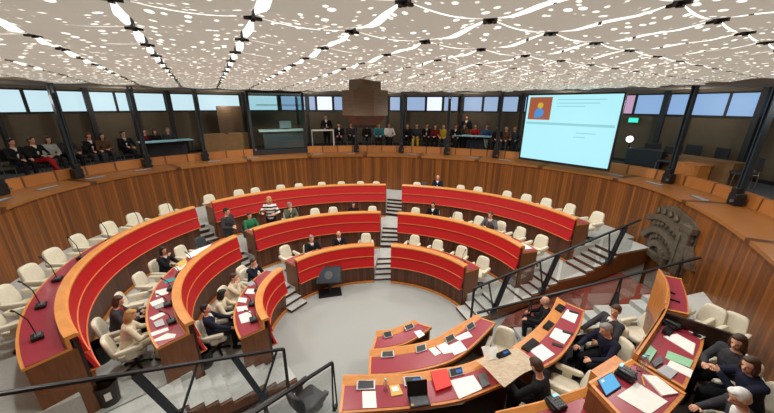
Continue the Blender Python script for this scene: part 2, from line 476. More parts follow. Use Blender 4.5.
# clerestory windows of the outer wall
WIN = [(-40, -12, 'winl'), (-8, 21, 'winl'), (24, 51, 'winl'), (57, 83, 'winl'), (89, 113, 'winl'), (115, 126, 'winl'), (132, 163, 'winl'), (170, 193, 'winl'), (197, 238, 'winl'),
       (246, 276, 'winl'), (280, 304, 'winc'), (308, 314, 'winc'), (316, 331, 'winw'), (333, 352, 'winc'), (356, 384, 'winc'), (389, 399, 'winc'), (406, 424, 'winc'), (426, 441, 'winw'), (443, 457, 'winc'), (463, 481, 'winc'), (483, 497, 'winc'),
       (502, 517, 'winc'), (524, 560, 'winr'), (566, 618, 'winr'), (624, 633, 'winp'), (635, 661, 'winr'), (668, 687, 'winr'), (693, 726, 'winr'), (728, 757, 'winr'), (764, 800, 'winr')]
for k, (x0, x1, m) in enumerate(WIN):
    a, na = hit(x0, 103, 3.5); b, nb = hit(x1, 103, 3.5)
    w = bpy.data.objects.new('window_%d' % (k + 1), None); COL.objects.link(w); struct(w)
    c = (a + b) / 2; w.location = (c.x, c.y, 4.5); d = (b - a); w.rotation_euler = (0, 0, math.atan2(d.y, d.x))
    L = d.length
    bm = B(); box(bm, (0, .0, .36), (L - .02, .03, .66)); link_mesh('pane', bm, m, w)
    bm = B()
    box(bm, (0, -.01, .01), (L + .05, .07, .05)); box(bm, (0, -.01, .71), (L + .05, .07, .05))
    for s in (-1, 1): box(bm, (s * (L / 2 + .01), -.01, .36), (.04, .07, .72))
    link_mesh('frame', bm, 'dark', w)
# dark columns between the windows
for k, x in enumerate((-10, 54, 86, 129.5, 167, 195, 242, 306, 386, 403, 461, 500, 521, 664, 690, 760)):
    q, nn = hit(x, 103, 3.3); rz = facing(nn)
    bm = B(); box(bm, (q.x, q.y, (GF + 5.38) / 2), (.15 if x in (86, 129.5, 167, 664, 760, 54) else .1, .12, 5.38 - GF), rz)
    box(bm, (q.x, q.y, GF + .06), (.26, .22, .12), rz); struct(link_mesh('trim_%d' % (k + 1), bm, 'dark'))
bm = B(); sweep(bm, WALL, [(3.5, GF), (3.5, GF + .1), (3.56, GF + .1), (3.56, GF)])
struct(link_mesh('baseboard_outer', bm, 'dark'))

#@@TIERS
# ------------------------------------------------------------------ stepped floor of the hemicycle
RD = Vector((.949, .316)); R0 = Vector((1.95, 5.9))          # near edge of the right end stair
LD = Vector((-.746, -.666)); L0 = Vector((-1.65, 4.36))        # near edge of the left end stair
OO = Vector((-.4, 6.3))
SWID = .62
def line_hit_curve(P, d, cvp, closed):
    best = None; n = len(cvp)
    for i in range(n if closed else n - 1):
        a, b = cvp[i], cvp[(i + 1) % n]; e = b - a; den = d.x * e.y - d.y * e.x
        if abs(den) < 1e-9: continue
        w = a - P; t = (w.x * e.y - w.y * e.x) / den; s = (w.x * d.y - w.y * d.x) / den
        if t > -.6 and 0 <= s <= 1 and (best is None or t < best[0]): best = (t, a + e * s)
    return best[1] if best else None
def full(e): return [Vector((e[0] + e[2] * math.cos(-k * PI / 90), e[1] + e[3] * math.sin(-k * PI / 90))) for k in range(180)]
rs = Vector((-RD.y, RD.x)) * SWID; ls = Vector((LD.y, -LD.x)) * SWID
if (L0 + ls).y < L0.y: ls = -ls
WP = [WALL.off(i, .04) for i in range(len(WALL.p))]
def wall_piece(P0, P1, n=36):
    """clockwise piece of the wall between two of its points"""
    i0 = min(range(len(WP)), key=lambda i: (WP[i] - P0).length); i1 = min(range(len(WP)), key=lambda i: (WP[i] - P1).length)
    if i1 < i0: i1 += len(WP)
    pts = [WP[i % len(WP)] for i in range(i0, i1 + 1)]; pts[0] = P0; pts[-1] = P1
    return resample(pts, n)
def resample(pts, n):
    L = [0.]
    for a, b in zip(pts, pts[1:]): L.append(L[-1] + (b - a).length)
    out = []; k = 0
    for i in range(n + 1):
        t = L[-1] * i / n
        while k < len(L) - 2 and L[k + 1] < t: k += 1
        f = (t - L[k]) / max(1e-9, L[k + 1] - L[k]); out.append(pts[k].lerp(pts[k + 1], min(1, f)))
    return out
def rayw(P):
    d = (P - OO).normalized(); return line_hit_curve(P, d, WP, True)
edge = {}   # (row, block) -> (start point, end point) on its front line
for r in (1, 2, 3):
    f = full(ELL[r])
    wl = line_hit_curve(L0 + ls, LD, f, True); wr = line_hit_curve(R0 + rs, RD, f, True)
    for b in range(3):
        p0, p1 = Vector(ENDS[r][b][0]), Vector(ENDS[r][b][1])
        if b == 0 and wl: p0 = wl
        if b == 2 and wr: p1 = wr
        edge[r, b] = (p0, p1)
wl = line_hit_curve(L0 + ls, LD, WP, True); wr = line_hit_curve(R0 + rs, RD, WP, True)
edge[4, 0] = (wl, rayw(edge[3, 0][1])); edge[4, 1] = (rayw(edge[3, 1][0]), rayw(edge[3, 1][1])); edge[4, 2] = (rayw(edge[3, 2][0]), wr)
def front(r, b, n=36):
    if r == 4: return wall_piece(*edge[4, b], n)
    return [Vector(p) for p in arc_ellipse(ELL[r], *edge[r, b], n=n).p]
for r in (1, 2, 3):
    bm = B()
    for b in range(3):
        A = arc_ellipse(ELL[r], *edge[r, b], n=36); A = [A.off(i, .07) for i in range(37)]
        Bc = front(r + 1, b)
        if r < 3:
            Bx = arc_ellipse(ELL[r + 1], *edge[r + 1, b], n=36); Bc = [Bx.off(i, .1) for i in range(37)]
        lo = [bm.verts.new((p.x, p.y, 0)) for p in A]; hi = [bm.verts.new((p.x, p.y, LV[r])) for p in A]
        ho = [bm.verts.new((p.x, p.y, LV[r])) for p in Bc]; l2 = [bm.verts.new((p.x, p.y, 0)) for p in Bc]
        for i in range(36):
            bm.faces.new((hi[i], hi[i + 1], ho[i + 1], ho[i])); bm.faces.new((lo[i], lo[i + 1], hi[i + 1], hi[i]))
        for i in (0, 36): bm.faces.new((lo[i], hi[i], ho[i], l2[i]))
    struct(link_mesh('floor_tier_%d' % r, bm, 'carpet2'))
# aisle flights
def flight(q00, q01, q10, q11, z0, z1, n, run, label, start=0.):
    """q0* inner edge (left,right), q1* outer edge; n steps over `run` metres, then a level landing"""
    ln = ((q10 + q11) / 2 - (q00 + q01) / 2).length
    t = thing('aisle_steps', label, 'steps', ((q00.x + q01.x) / 2, (q00.y + q01.y) / 2, z0))
    o = Vector(t.location)
    P = lambda u, w: q00.lerp(q10, u).lerp(q01.lerp(q11, u), w)
    for k in range(n):
        ua = start / ln + run / ln * k / n; ub = start / ln + run / ln * (k + 1) / n if k < n - 1 else .955
        zz = z0 + (z1 - z0) * (k + 1) / n
        bm = B(); pts = [P(ua, 0), P(ub, 0), P(ub, 1), P(ua, 1)]
        prism(bm, [(p.x - o.x, p.y - o.y) for p in pts], -.0, zz - o.z - .045, 0, 0)
        s = link_mesh('step', bm, 'riser', t)
        bm = B(); pts = [P(ua - .012, -.0), P(ub, -.0), P(ub, 1.), P(ua - .012, 1.)]
        prism(bm, [(p.x - o.x, p.y - o.y) for p in pts], zz - o.z - .045, zz - o.z, 0, 1)
        link_mesh('tread', bm, ['carpet2', 'riser'], s)
nm = ('bottom', 'middle', 'top')
for r in (1, 2, 3):
    for a, (bl, br, an) in enumerate(((0, 1, 'left'), (1, 2, 'central'))):
        i0, i1 = edge[r, bl][1], edge[r, br][0]; o0, o1 = edge[r + 1, bl][1], edge[r + 1, br][0]
        flight(i0, i1, o0, o1, LV[r - 1], LV[r], 5 if a else 4, .95 if a else .8,
               '%s flight of carpeted steps in the %s aisle between the red-fronted desk rows' % (nm[r - 1], an), -.32 if (a == 0 and r == 1) else 0.)
# end stairs
def end_stair(P0, d, side, prof, label, zb):
    """prof = [(s0, s1, z)...] treads; side vector = stair width towards the desk rows"""
    t = thing('staircase', label, 'stairs', (P0.x, P0.y, 0))
    lim = min((line_hit_curve(P0 + side * k, d, [WALL.p[i] for i in range(len(WALL.p))], True) - P0 - side * k).length for k in (-.06, 0, .5, 1)) - .05
    prof = [(a, min(b, lim), z) for a, b, z in prof if a < lim - .1]
    for s0, s1, z in prof:
        pts = [d * s0, d * s1, d * s1 + side, d * s0 + side]
        bm = B(); prism(bm, [(p.x, p.y) for p in pts], max(0, z - .3), z - .05); s = link_mesh('step', bm, 'riser', t)
        pts = [d * (s0 - .015), d * s1, d * s1 + side, d * (s0 - .015) + side]
        bm = B(); prism(bm, [(p.x, p.y) for p in pts], z - .05, z, 0, 1); link_mesh('tread', bm, ['carpet2', 'riser'], s)
    top = []
    for s0, s1, z in prof: top += [(s0 - .02, z - .02), (s1 - .02, z - .02)]
    bot = [(prof[-1][1], max(0.02, prof[-1][2] - zb)), (prof[0][0] + .25, 0.02), (prof[0][0] - .02, .0)]
    poly = top + bot; off = -side.normalized() * .035
    bm = B(); va = [bm.verts.new((d.x * s, d.y * s, z)) for s, z in poly]; vb = [bm.verts.new((d.x * s + off.x, d.y * s + off.y, z)) for s, z in poly]
    bm.faces.new(va); bm.faces.new(vb[::-1]); n = len(poly)
    for i in range(n): bm.faces.new((va[i], va[(i + 1) % n], vb[(i + 1) % n], vb[i]))
    link_mesh('stringer', bm, 'endw', t)
    sb = side * .01; e0, e1 = prof[4][0], prof[-1][1]
    bm = B(); pts = [d * e0 + sb, d * e1 + sb, d * e1 + side, d * e0 + side]
    lo = [bm.verts.new((p.x, p.y, 0)) for p in pts]; zt = [prof[3][2] - .3, prof[-1][2] - .3]
    hi = [bm.verts.new((p.x, p.y, max(.05, zt[k in (1, 2)]))) for k, p in enumerate(pts)]
    bm.faces.new(hi); bm.faces.new(lo[::-1])
    for i in range(4): bm.faces.new((lo[i], lo[(i + 1) % 4], hi[(i + 1) % 4], hi[i]))
    link_mesh('support_wall', bm, 'carpet2', t)
    return t
def prof_of(starts, Ls, dz0=0.):
    """starts: list of (first riser s, number of steps, tread) per flight"""
    out = []; z = 0.
    for k, (s0, n, tr) in enumerate(starts):
        z1 = Ls[k + 1]; nxt = starts[k + 1][0] if k + 1 < len(starts) else s0 + n * tr + Ls[-1] * 0 + 1.2
        for i in range(n):
            a = s0 + tr * i; b = s0 + tr * (i + 1) if i < n - 1 else nxt
            out.append((a, b, z + (z1 - z) * (i + 1) / n))
        z = z1
    return out
end_stair(R0, RD, rs, prof_of([(-.03, 4, .245), (1.40, 5, .25), (3.3, 5, .24)], LV), 'carpeted staircase with dark wood sides rising past the right ends of the desk rows', .42)
end_stair(L0, LD, ls, prof_of([(0, 4, .18), (1.05, 4, .18), (3.0, 3, .2)], LV), 'carpeted staircase with sawtooth wood side at bottom left beside the desk ends', .42)

#@@DESKS
# ------------------------------------------------------------------ desk rows
BN = ['left wing', 'left-centre block', 'right block']
RN = ['', 'front', 'middle', 'rear']
def row_desk(r, b):
    cv = ROW[r, b]; R = RIM[r]; zl = LV[r - 1]
    mid = cv.p[18]; t = thing('curved_desk', '%s curved council desk of the %s with red front panels' % (RN[r], BN[b]), 'desk', (mid.x, mid.y, zl))
    inv = Matrix.Translation((-mid.x, -mid.y, -zl))
    def part(name, bm, m, par=None):
        bmesh.ops.transform(bm, matrix=inv, verts=bm.verts); return link_mesh(name, bm, m, par or t)
    D = R - .17
    bm = B(); sweep(bm, cv, [(-.12, R - .055), (-.12, R - .025), (-.09, R), (.02, R), (.02, D - .04), (-.02, D - .04), (-.02, R - .055)]); part('rim', bm, 'rimw')
    bm = B(); sweep(bm, cv, [(.02, D - .04), (.02, D), (.42, D), (.42, D - .04)]); top = part('desk_top', bm, 'rimw')
    bm = B(); sweep(bm, cv, [(.03, D - .001), (.03, D + .006), (.385, D + .006), (.385, D - .001)]); part('leather_inlay', bm, 'inlay', top)
    bm = B(); sweep(bm, cv, [(-.10, R - .055), (-.15, R - .32), (-.11, R - .32), (-.06, R - .055)]); p1 = part('upper_panel', bm, 'red')
    bm = B(); sweep(bm, cv, [(-.165, R - .335), (-.165, R - .318), (-.10, R - .318), (-.10, R - .335)]); part('edge_strip', bm, 'trimw', p1)
    bm = B(); sweep(bm, cv, [(-.12, R - .335), (-.19, R - .625), (-.15, R - .625), (-.08, R - .335)]); p2 = part('lower_panel', bm, 'red')
    bm = B(); sweep(bm, cv, [(-.205, R - .64), (-.205, R - .623), (-.08, R - .623), (-.08, R - .64)]); part('edge_strip', bm, 'trimw', p2)
    bm = B(); sweep(bm, cv, [(-.10, zl), (-.10, R - .06), (-.06, R - .06), (-.06, zl)]); part('front_board', bm, 'dwood')
    bm = B(); sweep(bm, cv, [(-.15, zl), (-.15, zl + .045), (-.10, zl + .045), (-.10, zl)]); part('kick_strip', bm, 'oak')
    for i, j in ((0, 1), (36, 35)):
        a0, a1 = cv.off(i, -.06), cv.off(i, .40); d = (cv.p[j] - cv.p[i]).normalized() * .05
        bm = B(); prism(bm, [a0, a1, a1 + d, a0 + d], zl, D - .045); part('end_panel', bm, 'endw')
    # shelf dividers under the top
    for i in (9, 18, 27):
        a0, a1 = cv.off(i, .0), cv.off(i, .2); d = (cv.p[i + 1] - cv.p[i]).normalized() * .03
        bm = B(); prism(bm, [a0, a1, a1 + d, a0 + d], LV[r], D - .045); part('divider', bm, 'endw')
    return t
for r in (1, 2, 3):
    for b in range(3): row_desk(r, b)

# ------------------------------------------------------------------ chairs
def rounded_slab(bm, prof_w, y0, y1, z0, z1, lean=0., n=8, r=.05):
    """upright cushion: width prof_w(t) over height, thickness along y, rounded"""
    g = bmesh.ops.create_cube(bm, size=1, matrix=Matrix.Identity(4))
    vs = g['verts']
    bmesh.ops.subdivide_edges(bm, edges=list({e for v in vs for e in v.link_edges}), cuts=6, use_grid_fill=True)
    for v in bm.verts:
        x, y, z = v.co * 2      # -1..1
        # superellipse rounding
        m = max(abs(x), abs(y), abs(z), 1e-6); l = (abs(x) ** 5 + abs(y) ** 5 + abs(z) ** 5) ** .2
        k = m / l; x, y, z = x * k, y * k, z * k
        t = (z + 1) / 2
        v.co = (x * prof_w(t) / 2, (y0 + y1) / 2 + y * (y1 - y0) / 2 - lean * t - .03 * (1 - x * x), z0 + t * (z1 - z0))
def make_chair(label, lm='cream'):
    t = thing('swivel_chair', label, 'chair')
    bm = B(); rounded_slab(bm, lambda s: .46 + .02 * s, -.24, .26, .36, .49); link_mesh('seat', bm, lm, t, True)
    bm = B(); rounded_slab(bm, lambda s: .46 - .10 * max(0, s - .25), -.30, -.20, .44, .90, .10); link_mesh('backrest', bm, lm, t, True)
    for s in (-1, 1):
        bm = B(); rounded_slab(bm, lambda q: .09, -.24, .22, .56, .66); bmesh.ops.translate(bm, verts=bm.verts, vec=(s * .275, 0, 0)); a = link_mesh('armrest', bm, lm, t, True)
        bm = B(); bar(bm, (s * .27, -.02, .4), (s * .275, -.02, .58), .035, .16, Vector((0, 1, 0))); link_mesh('arm_bracket', bm, lm, a)
    bm = B(); tube(bm, [(0, 0, .07), (0, 0, .2), (0, 0, .2), (0, 0, .37)], [.035, .035, .025, .025], 10); link_mesh('column', bm, 'metal', t)
    bm = B()
    for k in range(5):
        a = k * 2 * PI / 5 + .3; bar(bm, (0, 0, .075), (.24 * math.cos(a), .24 * math.sin(a), .055), .045, .03); tube(bm, [(.24 * math.cos(a), .24 * math.sin(a), .0), (.24 * math.cos(a), .24 * math.sin(a), .05)], .026, 8)
    link_mesh('star_base', bm, 'metal', t)
    return t
proto = {}
ORD = ['first', 'second', 'third', 'fourth', 'fifth', 'sixth', 'seventh', 'eighth', 'ninth', 'tenth', 'eleventh']
def chair_at(loc, rz, label, group=None, kind='cream', sc=1.):
    if kind not in proto:
        proto[kind] = make_chair(label, {'cream': 'cream', 'grey': 'greychair', 'maroon': 'maroon'}[kind]); o = proto[kind]
        o.location = loc; o.rotation_euler = (0, 0, rz); o.scale = (sc,) * 3
        if group: o['group'] = group
        return o
    o = dup(proto[kind], loc, rz, label); o.scale = (sc,) * 3
    if 'group' in o.keys(): del o['group']
    if group: o['group'] = group
    return o
def nearest_normal(r, q):
    best = None
    for b in range(3):
        cv = ROW[r, b]
        for i in range(len(cv.p)):
            d = (cv.p[i] - q).length
            if best is None or d < best[0]: best = (d, cv.n[i], cv.p[i])
    return best
def row_scale(px, r=3):
    if px < 205 or (r < 3 and px < 260): return .86 if r == 3 else .74
    return .72 + .22 * min(1, abs(px - 380) / 320)
def seat_spot(r, px, py, dist=None):
    """chair position behind row r whose backrest shows at the pixel"""
    sc = row_scale(px, r); q = at(px, py, LV[r] + .72 * sc).xy
    d, n, p = nearest_normal(r, q)
    want = min(max((q - p).dot(n), 0.72), 1.05)          # depth of the chair back behind the front line
    q = q + n * (want - (q - p).dot(n))
    c = q - n * .26 * sc
    return c, facing(-n)
CH = {(3, 2): [(417.8, 181.8), (462, 185), (481.7, 187), (510, 191), (530, 195.4), (550.5, 199.5), (573.8, 205), (599, 215)],
      (2, 2): [(415.7, 208), (460, 213.4), (478.6, 218.7), (502.5, 223), (521, 230.5), (543.4, 239.8)],
      (1, 2): [(413.5, 239.5), (436.7, 244.4), (462, 251), (484.5, 262.4)],
      (3, 1): [(206.9, 200), (234, 193), (254, 190.3), (277, 187.4), (298, 184.5), (320, 183.4), (339.7, 182), (359, 181.3), (376, 181)],
      (2, 1): [(315, 210.7), (331, 209), (373, 207.8)],
      (1, 1): [(286.8, 252), (365.9, 238.3)],
      (3, 0): [(3, 320), (8, 300), (32, 277.5), (55, 260), (81.4, 244), (109, 231), (133, 221.7), (162.7, 210.7)],
      (2, 0): [(178, 253), (141.7, 282), (125, 301)],
      (1, 0): [(238, 271.6)]}
for (r, b), spots in CH.items():
    for k, (px, py) in enumerate(spots):
        c, rz = seat_spot(r, px, py)
        side = 'near end' if b == 0 else 'left'
        lab = 'empty cream chair, %s from the %s among empties of the %s %s' % (ORD[k], side, RN[r], ('left wing', 'left row', 'right row')[b])
        chair_at((c.x, c.y, LV[r]), rz + random.uniform(-.25, .25), lab, 'empty cream chairs behind the desk rows', 'cream', row_scale(px, r))
#@@MORE
#@@RAILS
# ------------------------------------------------------------------ railings
def railing(label, A, Bq, feet, kind, low, ends=(), H=.9, goff=.08, npan=None):
    """handrail from A to Bq (3D); feet = list of t along the rail; glass hangs under the rail"""
    A, Bq = Vector(A), Vector(Bq); d = Bq - A; hd = Vector((d.x, d.y, 0)).normalized()
    t = thing('stair_railing', label, 'railing', (A.x, A.y, A.z - H)); o = Vector(t.location); A0 = A - o; d0 = d
    P = lambda s, dz=0.: A0 + d0 * s + Vector((0, 0, dz))
    bm = B(); bar(bm, P(0), P(1), .045, .032); link_mesh('handrail', bm, 'metal', t)
    L = d.length
    for s in feet:
        bm = B()
        f = P(s, -H)
        if kind == 'brace':
            a, c = low
            sd = hd.cross(Vector((0, 0, 1)))
            for k in (-1, 1): bar(bm, f + sd * .03 * k, P(s + a / L, -.02) + sd * .03 * k, .012, .085, hd)
            bar(bm, f + Vector((0, 0, .1)), P(s + c / L, -.02), .02, .03, hd)
            box(bm, f + Vector((0, 0, .05)), (.14, .08, .14), math.atan2(hd.y, hd.x))
        else:
            for k in (-1, 1): bar(bm, P(s, -.02) + hd * .012 * k, f + Vector((0, 0, .02)) + hd * .05 * k, .025, .012, hd)
            sd = hd.cross(Vector((0, 0, 1))) * .02
            w, h = low
            tri = [f - hd * w / 2, f + hd * w / 2, f + hd * .03 + Vector((0, 0, h)), f - hd * .03 + Vector((0, 0, h))]
            va = [bm.verts.new(p + sd) for p in tri]; vb = [bm.verts.new(p - sd) for p in tri]
            bm.faces.new(va); bm.faces.new(vb[::-1])
            for i in range(4): bm.faces.new((va[i], va[(i + 1) % 4], vb[(i + 1) % 4], vb[i]))
        link_mesh('brace_post' if kind == 'brace' else 'fin_post', bm, 'gmetal' if kind == 'brace' else 'metal', t)
    for s in ends:
        bm = B(); bar(bm, P(s), P(s, -H + .02), .03, .045, hd); link_mesh('end_post', bm, 'metal', t)
    n = npan or max(2, round(L / 1.3)); 
    for i in range(n):
        a, b = i / n + .012, (i + 1) / n - .012
        q = [P(a, -goff), P(b, -goff), P(b, -H + .12), P(a, -H + .12)]; sd = hd.cross(Vector((0, 0, 1))) * .006
        bm = B(); va = [bm.verts.new(p + sd) for p in q]; vb = [bm.verts.new(p - sd) for p in q]
        bm.faces.new(va); bm.faces.new(vb[::-1])
        for k in range(4): bm.faces.new((va[k], va[(k + 1) % 4], vb[(k + 1) % 4], vb[k]))
        link_mesh('glass_panel', bm, 'glass', t)
    return t
def foot_t(A, Bq, p):
    A, Bq = Vector(A).xy, Vector(Bq).xy; return (p.xy - A).dot(Bq - A) / (Bq - A).length_squared
A1, B1 = at(475, 287.5, .98), at(641, 217, 2.08)
railing('dark handrail with braced posts and glass, along the staircase beside the right desk rows', A1, B1, [foot_t(A1, B1, at(494, 307, .33)), foot_t(A1, B1, at(549, 285, .75)), foot_t(A1, B1, at(614, 256, 1.16))], 'brace', (.3, -.22), (0,), .92)
A2, B2 = Vector((1.92, 5.52, .62)), Vector((6.58, 5.83, 1.79))
railing('dark handrail on black fin-shaped posts in front of the red landing', A2, B2, [foot_t(A2, B2, Vector((3.07, 5.59))), foot_t(A2, B2, Vector((4.95, 5.7))), .915], 'fin', (.2, .34), (), .71)
A3, B3 = at(285, 350, .96), at(-30, 403.2, 2.28)
railing('long dark handrail with crossed posts and glass across the bottom left corner', A3, B3, [foot_t(A3, B3, at(262, 392, .3)), foot_t(A3, B3, at(180, 412, .6))], 'brace', (.34, -.34), (0,), .92)
A4, B4 = at(334, 363, 1.02), at(235, 428, 1.55)
railing('short dark handrail with glass at the bottom centre, beside the open floor', A4, B4, [.0, .75], 'fin', (.06, .1), (), .98)
# carpeted stair under the fin-post railing
d2 = Vector((B2 - A2).xy).normalized(); sd2 = Vector((d2.y, -d2.x)) * .5; L2 = (B2 - A2).xy.length
t = thing('staircase', 'pale carpeted steps climbing behind the two men in dark suits towards the bronze relief', 'stairs', (A2.x, A2.y, 0))
st = [(.9, 1.9, .14), (1.9, 2.15, .27), (2.15, 2.4, .40), (2.4, 2.65, .52), (2.65, 3.45, .64), (3.45, 3.7, .75), (3.7, 3.95, .87), (3.95, 4.2, .98), (4.2, L2 - .36, 1.07)]
for s0, s1, z in st:
    b0 = -d2.orthogonal().normalized() * 0
    pts = [d2 * s0 - sd2 * .16, d2 * s0 + sd2, d2 * s1 + sd2, d2 * s1 - sd2 * .16]
    bm = B(); prism(bm, pts, 0, z, 0, 1); link_mesh('step', bm, ['carpet2', 'carpet'], t)

#@@DESK2
# ------------------------------------------------------------------ front desks, presidium
def loft(bm, F, G, prof, mi=0):
    rings = []
    for f, g in zip(F, G):
        rings.append([bm.verts.new((*(f.lerp(g, q[0])).xy, q[1])) for q in prof])
    m = len(prof)
    for r0, r1 in zip(rings, rings[1:]):
        for k in range(m):
            bm.faces.new((r0[k], r1[k], r1[(k + 1) % m], r0[(k + 1) % m])).material_index = mi
    bm.faces.new(rings[0]); bm.faces.new(rings[-1][::-1])
    return bm
def smooth_line(px, z, n=18):
    P = [at(x, y, z).xy for x, y in px]
    if len(P) > 2:
        E_ = [P[0] * 2 - P[1]] + P + [P[-1] * 2 - P[-2]]; out = []
        for i in range(1, len(E_) - 2):
            a, b, c, d = E_[i - 1:i + 3]
            for k in range(8):
                q = k / 8; out.append(.5 * ((2 * b) + (c - a) * q + (2 * a - 5 * b + 4 * c - d) * q * q + (3 * b - a - 3 * c + d) * q ** 3))
        out.append(P[-1]); P = out
    return resample(P, n)
def strip_desk(label, far, near, z, zf, ledge=.25, name='curved_desk', rise=.05, modesty=True):
    F, G = smooth_line(far, z), smooth_line(near, z)
    c = (F[9] + G[9]) / 2; t = thing(name, label, 'desk', (c.x, c.y, zf)); v = Vector((-c.x, -c.y, -zf))
    def part(nm, bm, m, par=None):
        bmesh.ops.translate(bm, verts=bm.verts, vec=v); return link_mesh(nm, bm, m, par or t)
    bm = B(); loft(bm, F, G, [(0, z - .05), (0, z), (1, z), (1, z - .05)]); top = part('desk_top', bm, 'oak')
    bm = B(); loft(bm, F, G, [(ledge, z - .001), (ledge, z + .006), (.93, z + .006), (.93, z - .001)])
    n = len(F)
    # keep the inlay short of the two ends
    part('leather_inlay', bm, 'inlay', top)
    bm = B(); loft(bm, F, G, [(-.01, z - .05), (-.01, z + rise), (.03, z + rise), (ledge, z + .008), (ledge, z - .0), (.0, z - .05)]); part('front_ledge', bm, 'rimw')
    bm = B(); loft(bm, F, G, [(.02, zf), (.02, z - .05), (.08, z - .05), (.08, zf)]); part('front_board', bm, 'endw')
    for i, j in ((0, 1), (-1, -2)):
        dd = (F[j] - F[i]).normalized() * .04; a, b = F[i].lerp(G[i], .08), F[i].lerp(G[i], .92)
        bm = B(); prism(bm, [a, b, b + dd, a + dd], zf, z - .05); part('end_panel', bm, 'endw')
        bm = B(); dd = dd * 1.0; a, b = F[i].lerp(G[i], .0), G[i]
        prism(bm, [a, b, b + dd, a + dd], z - .001, z + .014); part('end_edge', bm, 'rimw', top)
    return t
FZ1, FZ2, FZ3, RZ, PZ, QZ = .75, .85, 1.0, 1.1, 1.85, 1.5
PF, LP = .33, 1.2
bm = B(); prism(bm, [Vector(p) for p in ((-.62, 2.3), (-.62, 3.35), (1.2, 3.65), (1.95, 4.2), (3.25, 4.98), (4.3, 4.95), (4.75, 4.3), (4.2, 3.4), (3.2, 2.6), (2.2, 2.0))][::-1], 0, PF)
struct(link_mesh('floor_platform', bm, 'gfloor'))
rimpx = [(657.5, 271.5), (664, 283), (666, 295), (664, 308), (657, 322), (648, 336), (634, 357)]
FR = smooth_line(rimpx, PZ, 24)
lpoly = [FR[i] for i in range(25)] + [at(590, 382, PZ).xy, Vector((2.35, 1.75))]
iw = [i for i in range(len(WALL.p)) if WALL.p[i].x > 2.6 and WALL.p[i].y < FR[0].y + .5 and WALL.p[i].y < 5.6]
iw.sort(key=lambda i: WALL.p[i].y)
lpoly += [WALL.off(i, .03) for i in iw]
bm = B(); prism(bm, lpoly, 0, LP); struct(link_mesh('floor_presidium', bm, 'carpet2'))
strip_desk('smallest curved desk on the open floor, foremost of the three front desks', [(377.8, 332.9), (393, 331.2), (403, 327), (415, 321.5)], [(373, 350), (390, 348), (410, 342), (433, 327)], FZ1, 0., .27)
strip_desk('long curved desk with burgundy top, between the small front desk and the laptop desk', [(371, 352), (405, 348), (434, 341), (458.6, 327), (477.7, 315.5)], [(370, 375.5), (398.4, 374), (439.4, 365.6), (466.8, 352), (497, 322)], FZ2, 0., .27)
strip_desk('curved desk at bottom centre carrying a laptop and bright red folder', [(345, 378), (403.8, 376.5), (440, 371), (466.8, 365.6), (500, 352)], [(341, 414), (398, 409.5), (434, 405.3), (466.8, 398.5), (512, 380)], FZ3, PF, .27)
strip_desk('curved desk with papers in front of the two men in dark suits', [(558, 297.4), (552, 311), (540, 326), (523.6, 340.6), (512, 349)], [(586, 309), (582, 324), (571.3, 343.6), (559.4, 357), (541, 368)], RZ, PF, .34)
RB = 'presidium'
strip_desk('far burgundy desk with curved orange front, nearest the bronze relief', [(657.5, 271.5), (664, 283), (666, 295), (664, 307)], [(682, 276), (686, 287), (689, 298), (690, 312)], PZ, LP, .12, 'presidium_desk', .12)
strip_desk('curved presidium desk crowded with folders, left of the dark-haired woman', [(664, 311), (657, 322), (648, 336), (634, 356)], [(706, 333), (704, 345), (699, 358), (687, 387)], PZ, LP, .12, 'presidium_desk', .1)
strip_desk('presidium desk with a lit blue tablet and big white sheet', [(590, 381.5), (633, 357.5)], [(646, 440), (688, 391)], PZ, LP, .1, 'presidium_desk', .02)
strip_desk('desk with a black telephone at the bottom edge, below the reading man', [(497, 414), (545, 402), (589, 387)], [(520, 446), (565, 438), (612, 420)], QZ, PF, .2)
# tall curved front below the presidium rim
bm = B(); F2 = Curve([p for p in FR]); 
t = thing('curved_screen_wall', 'tall curved light-wood front wall below the presidium desks, right of the two men', 'panel', (FR[12].x, FR[12].y, PF))
cvp = Curve(FR[::-1]); sgn = -1 if cvp.n[12].x > 0 else 1
bm = B(); sweep(bm, cvp, [(-.0 * sgn, PF), (0, PZ + .1), (.04 * sgn * -1, PZ + .1), (.04 * sgn * -1, PF)]); bmesh.ops.translate(bm, verts=bm.verts, vec=(-FR[12].x, -FR[12].y, -PF)); link_mesh('front_skin', bm, 'oak', t)
# dark divider between two presidium desks
a, b = at(667, 309, 2.02), at(738, 331.5, 2.02); d = (b - a).xy.normalized() * .02; q = Vector((-d.y, d.x))
bm = B(); prism(bm, [a.xy + q, b.xy + q, b.xy - q, a.xy - q], LP, 2.02)
o = link_mesh('divider_panel', bm, 'dwood'); tag(o, 'low dark wood divider behind the white sheets on the presidium desk', 'panel')
bm = B(); pts = [at(*p, 1.72).xy for p in ((592.4, 368.3), (617, 352.7), (627, 360), (602, 376.5))]; prism(bm, pts, PF, 1.72)
o = link_mesh('wood_cabinet', bm, 'oak'); tag(o, 'narrow plain wooden cabinet left of the desk with the lit tablet', 'cabinet')
# grey carpet block with the last fin post
bm = B(); pts = [at(*p, 1.02).xy for p in ((681, 285), (697, 271), (718, 290), (702, 303))]; prism(bm, pts, LP - .5, 1.02)
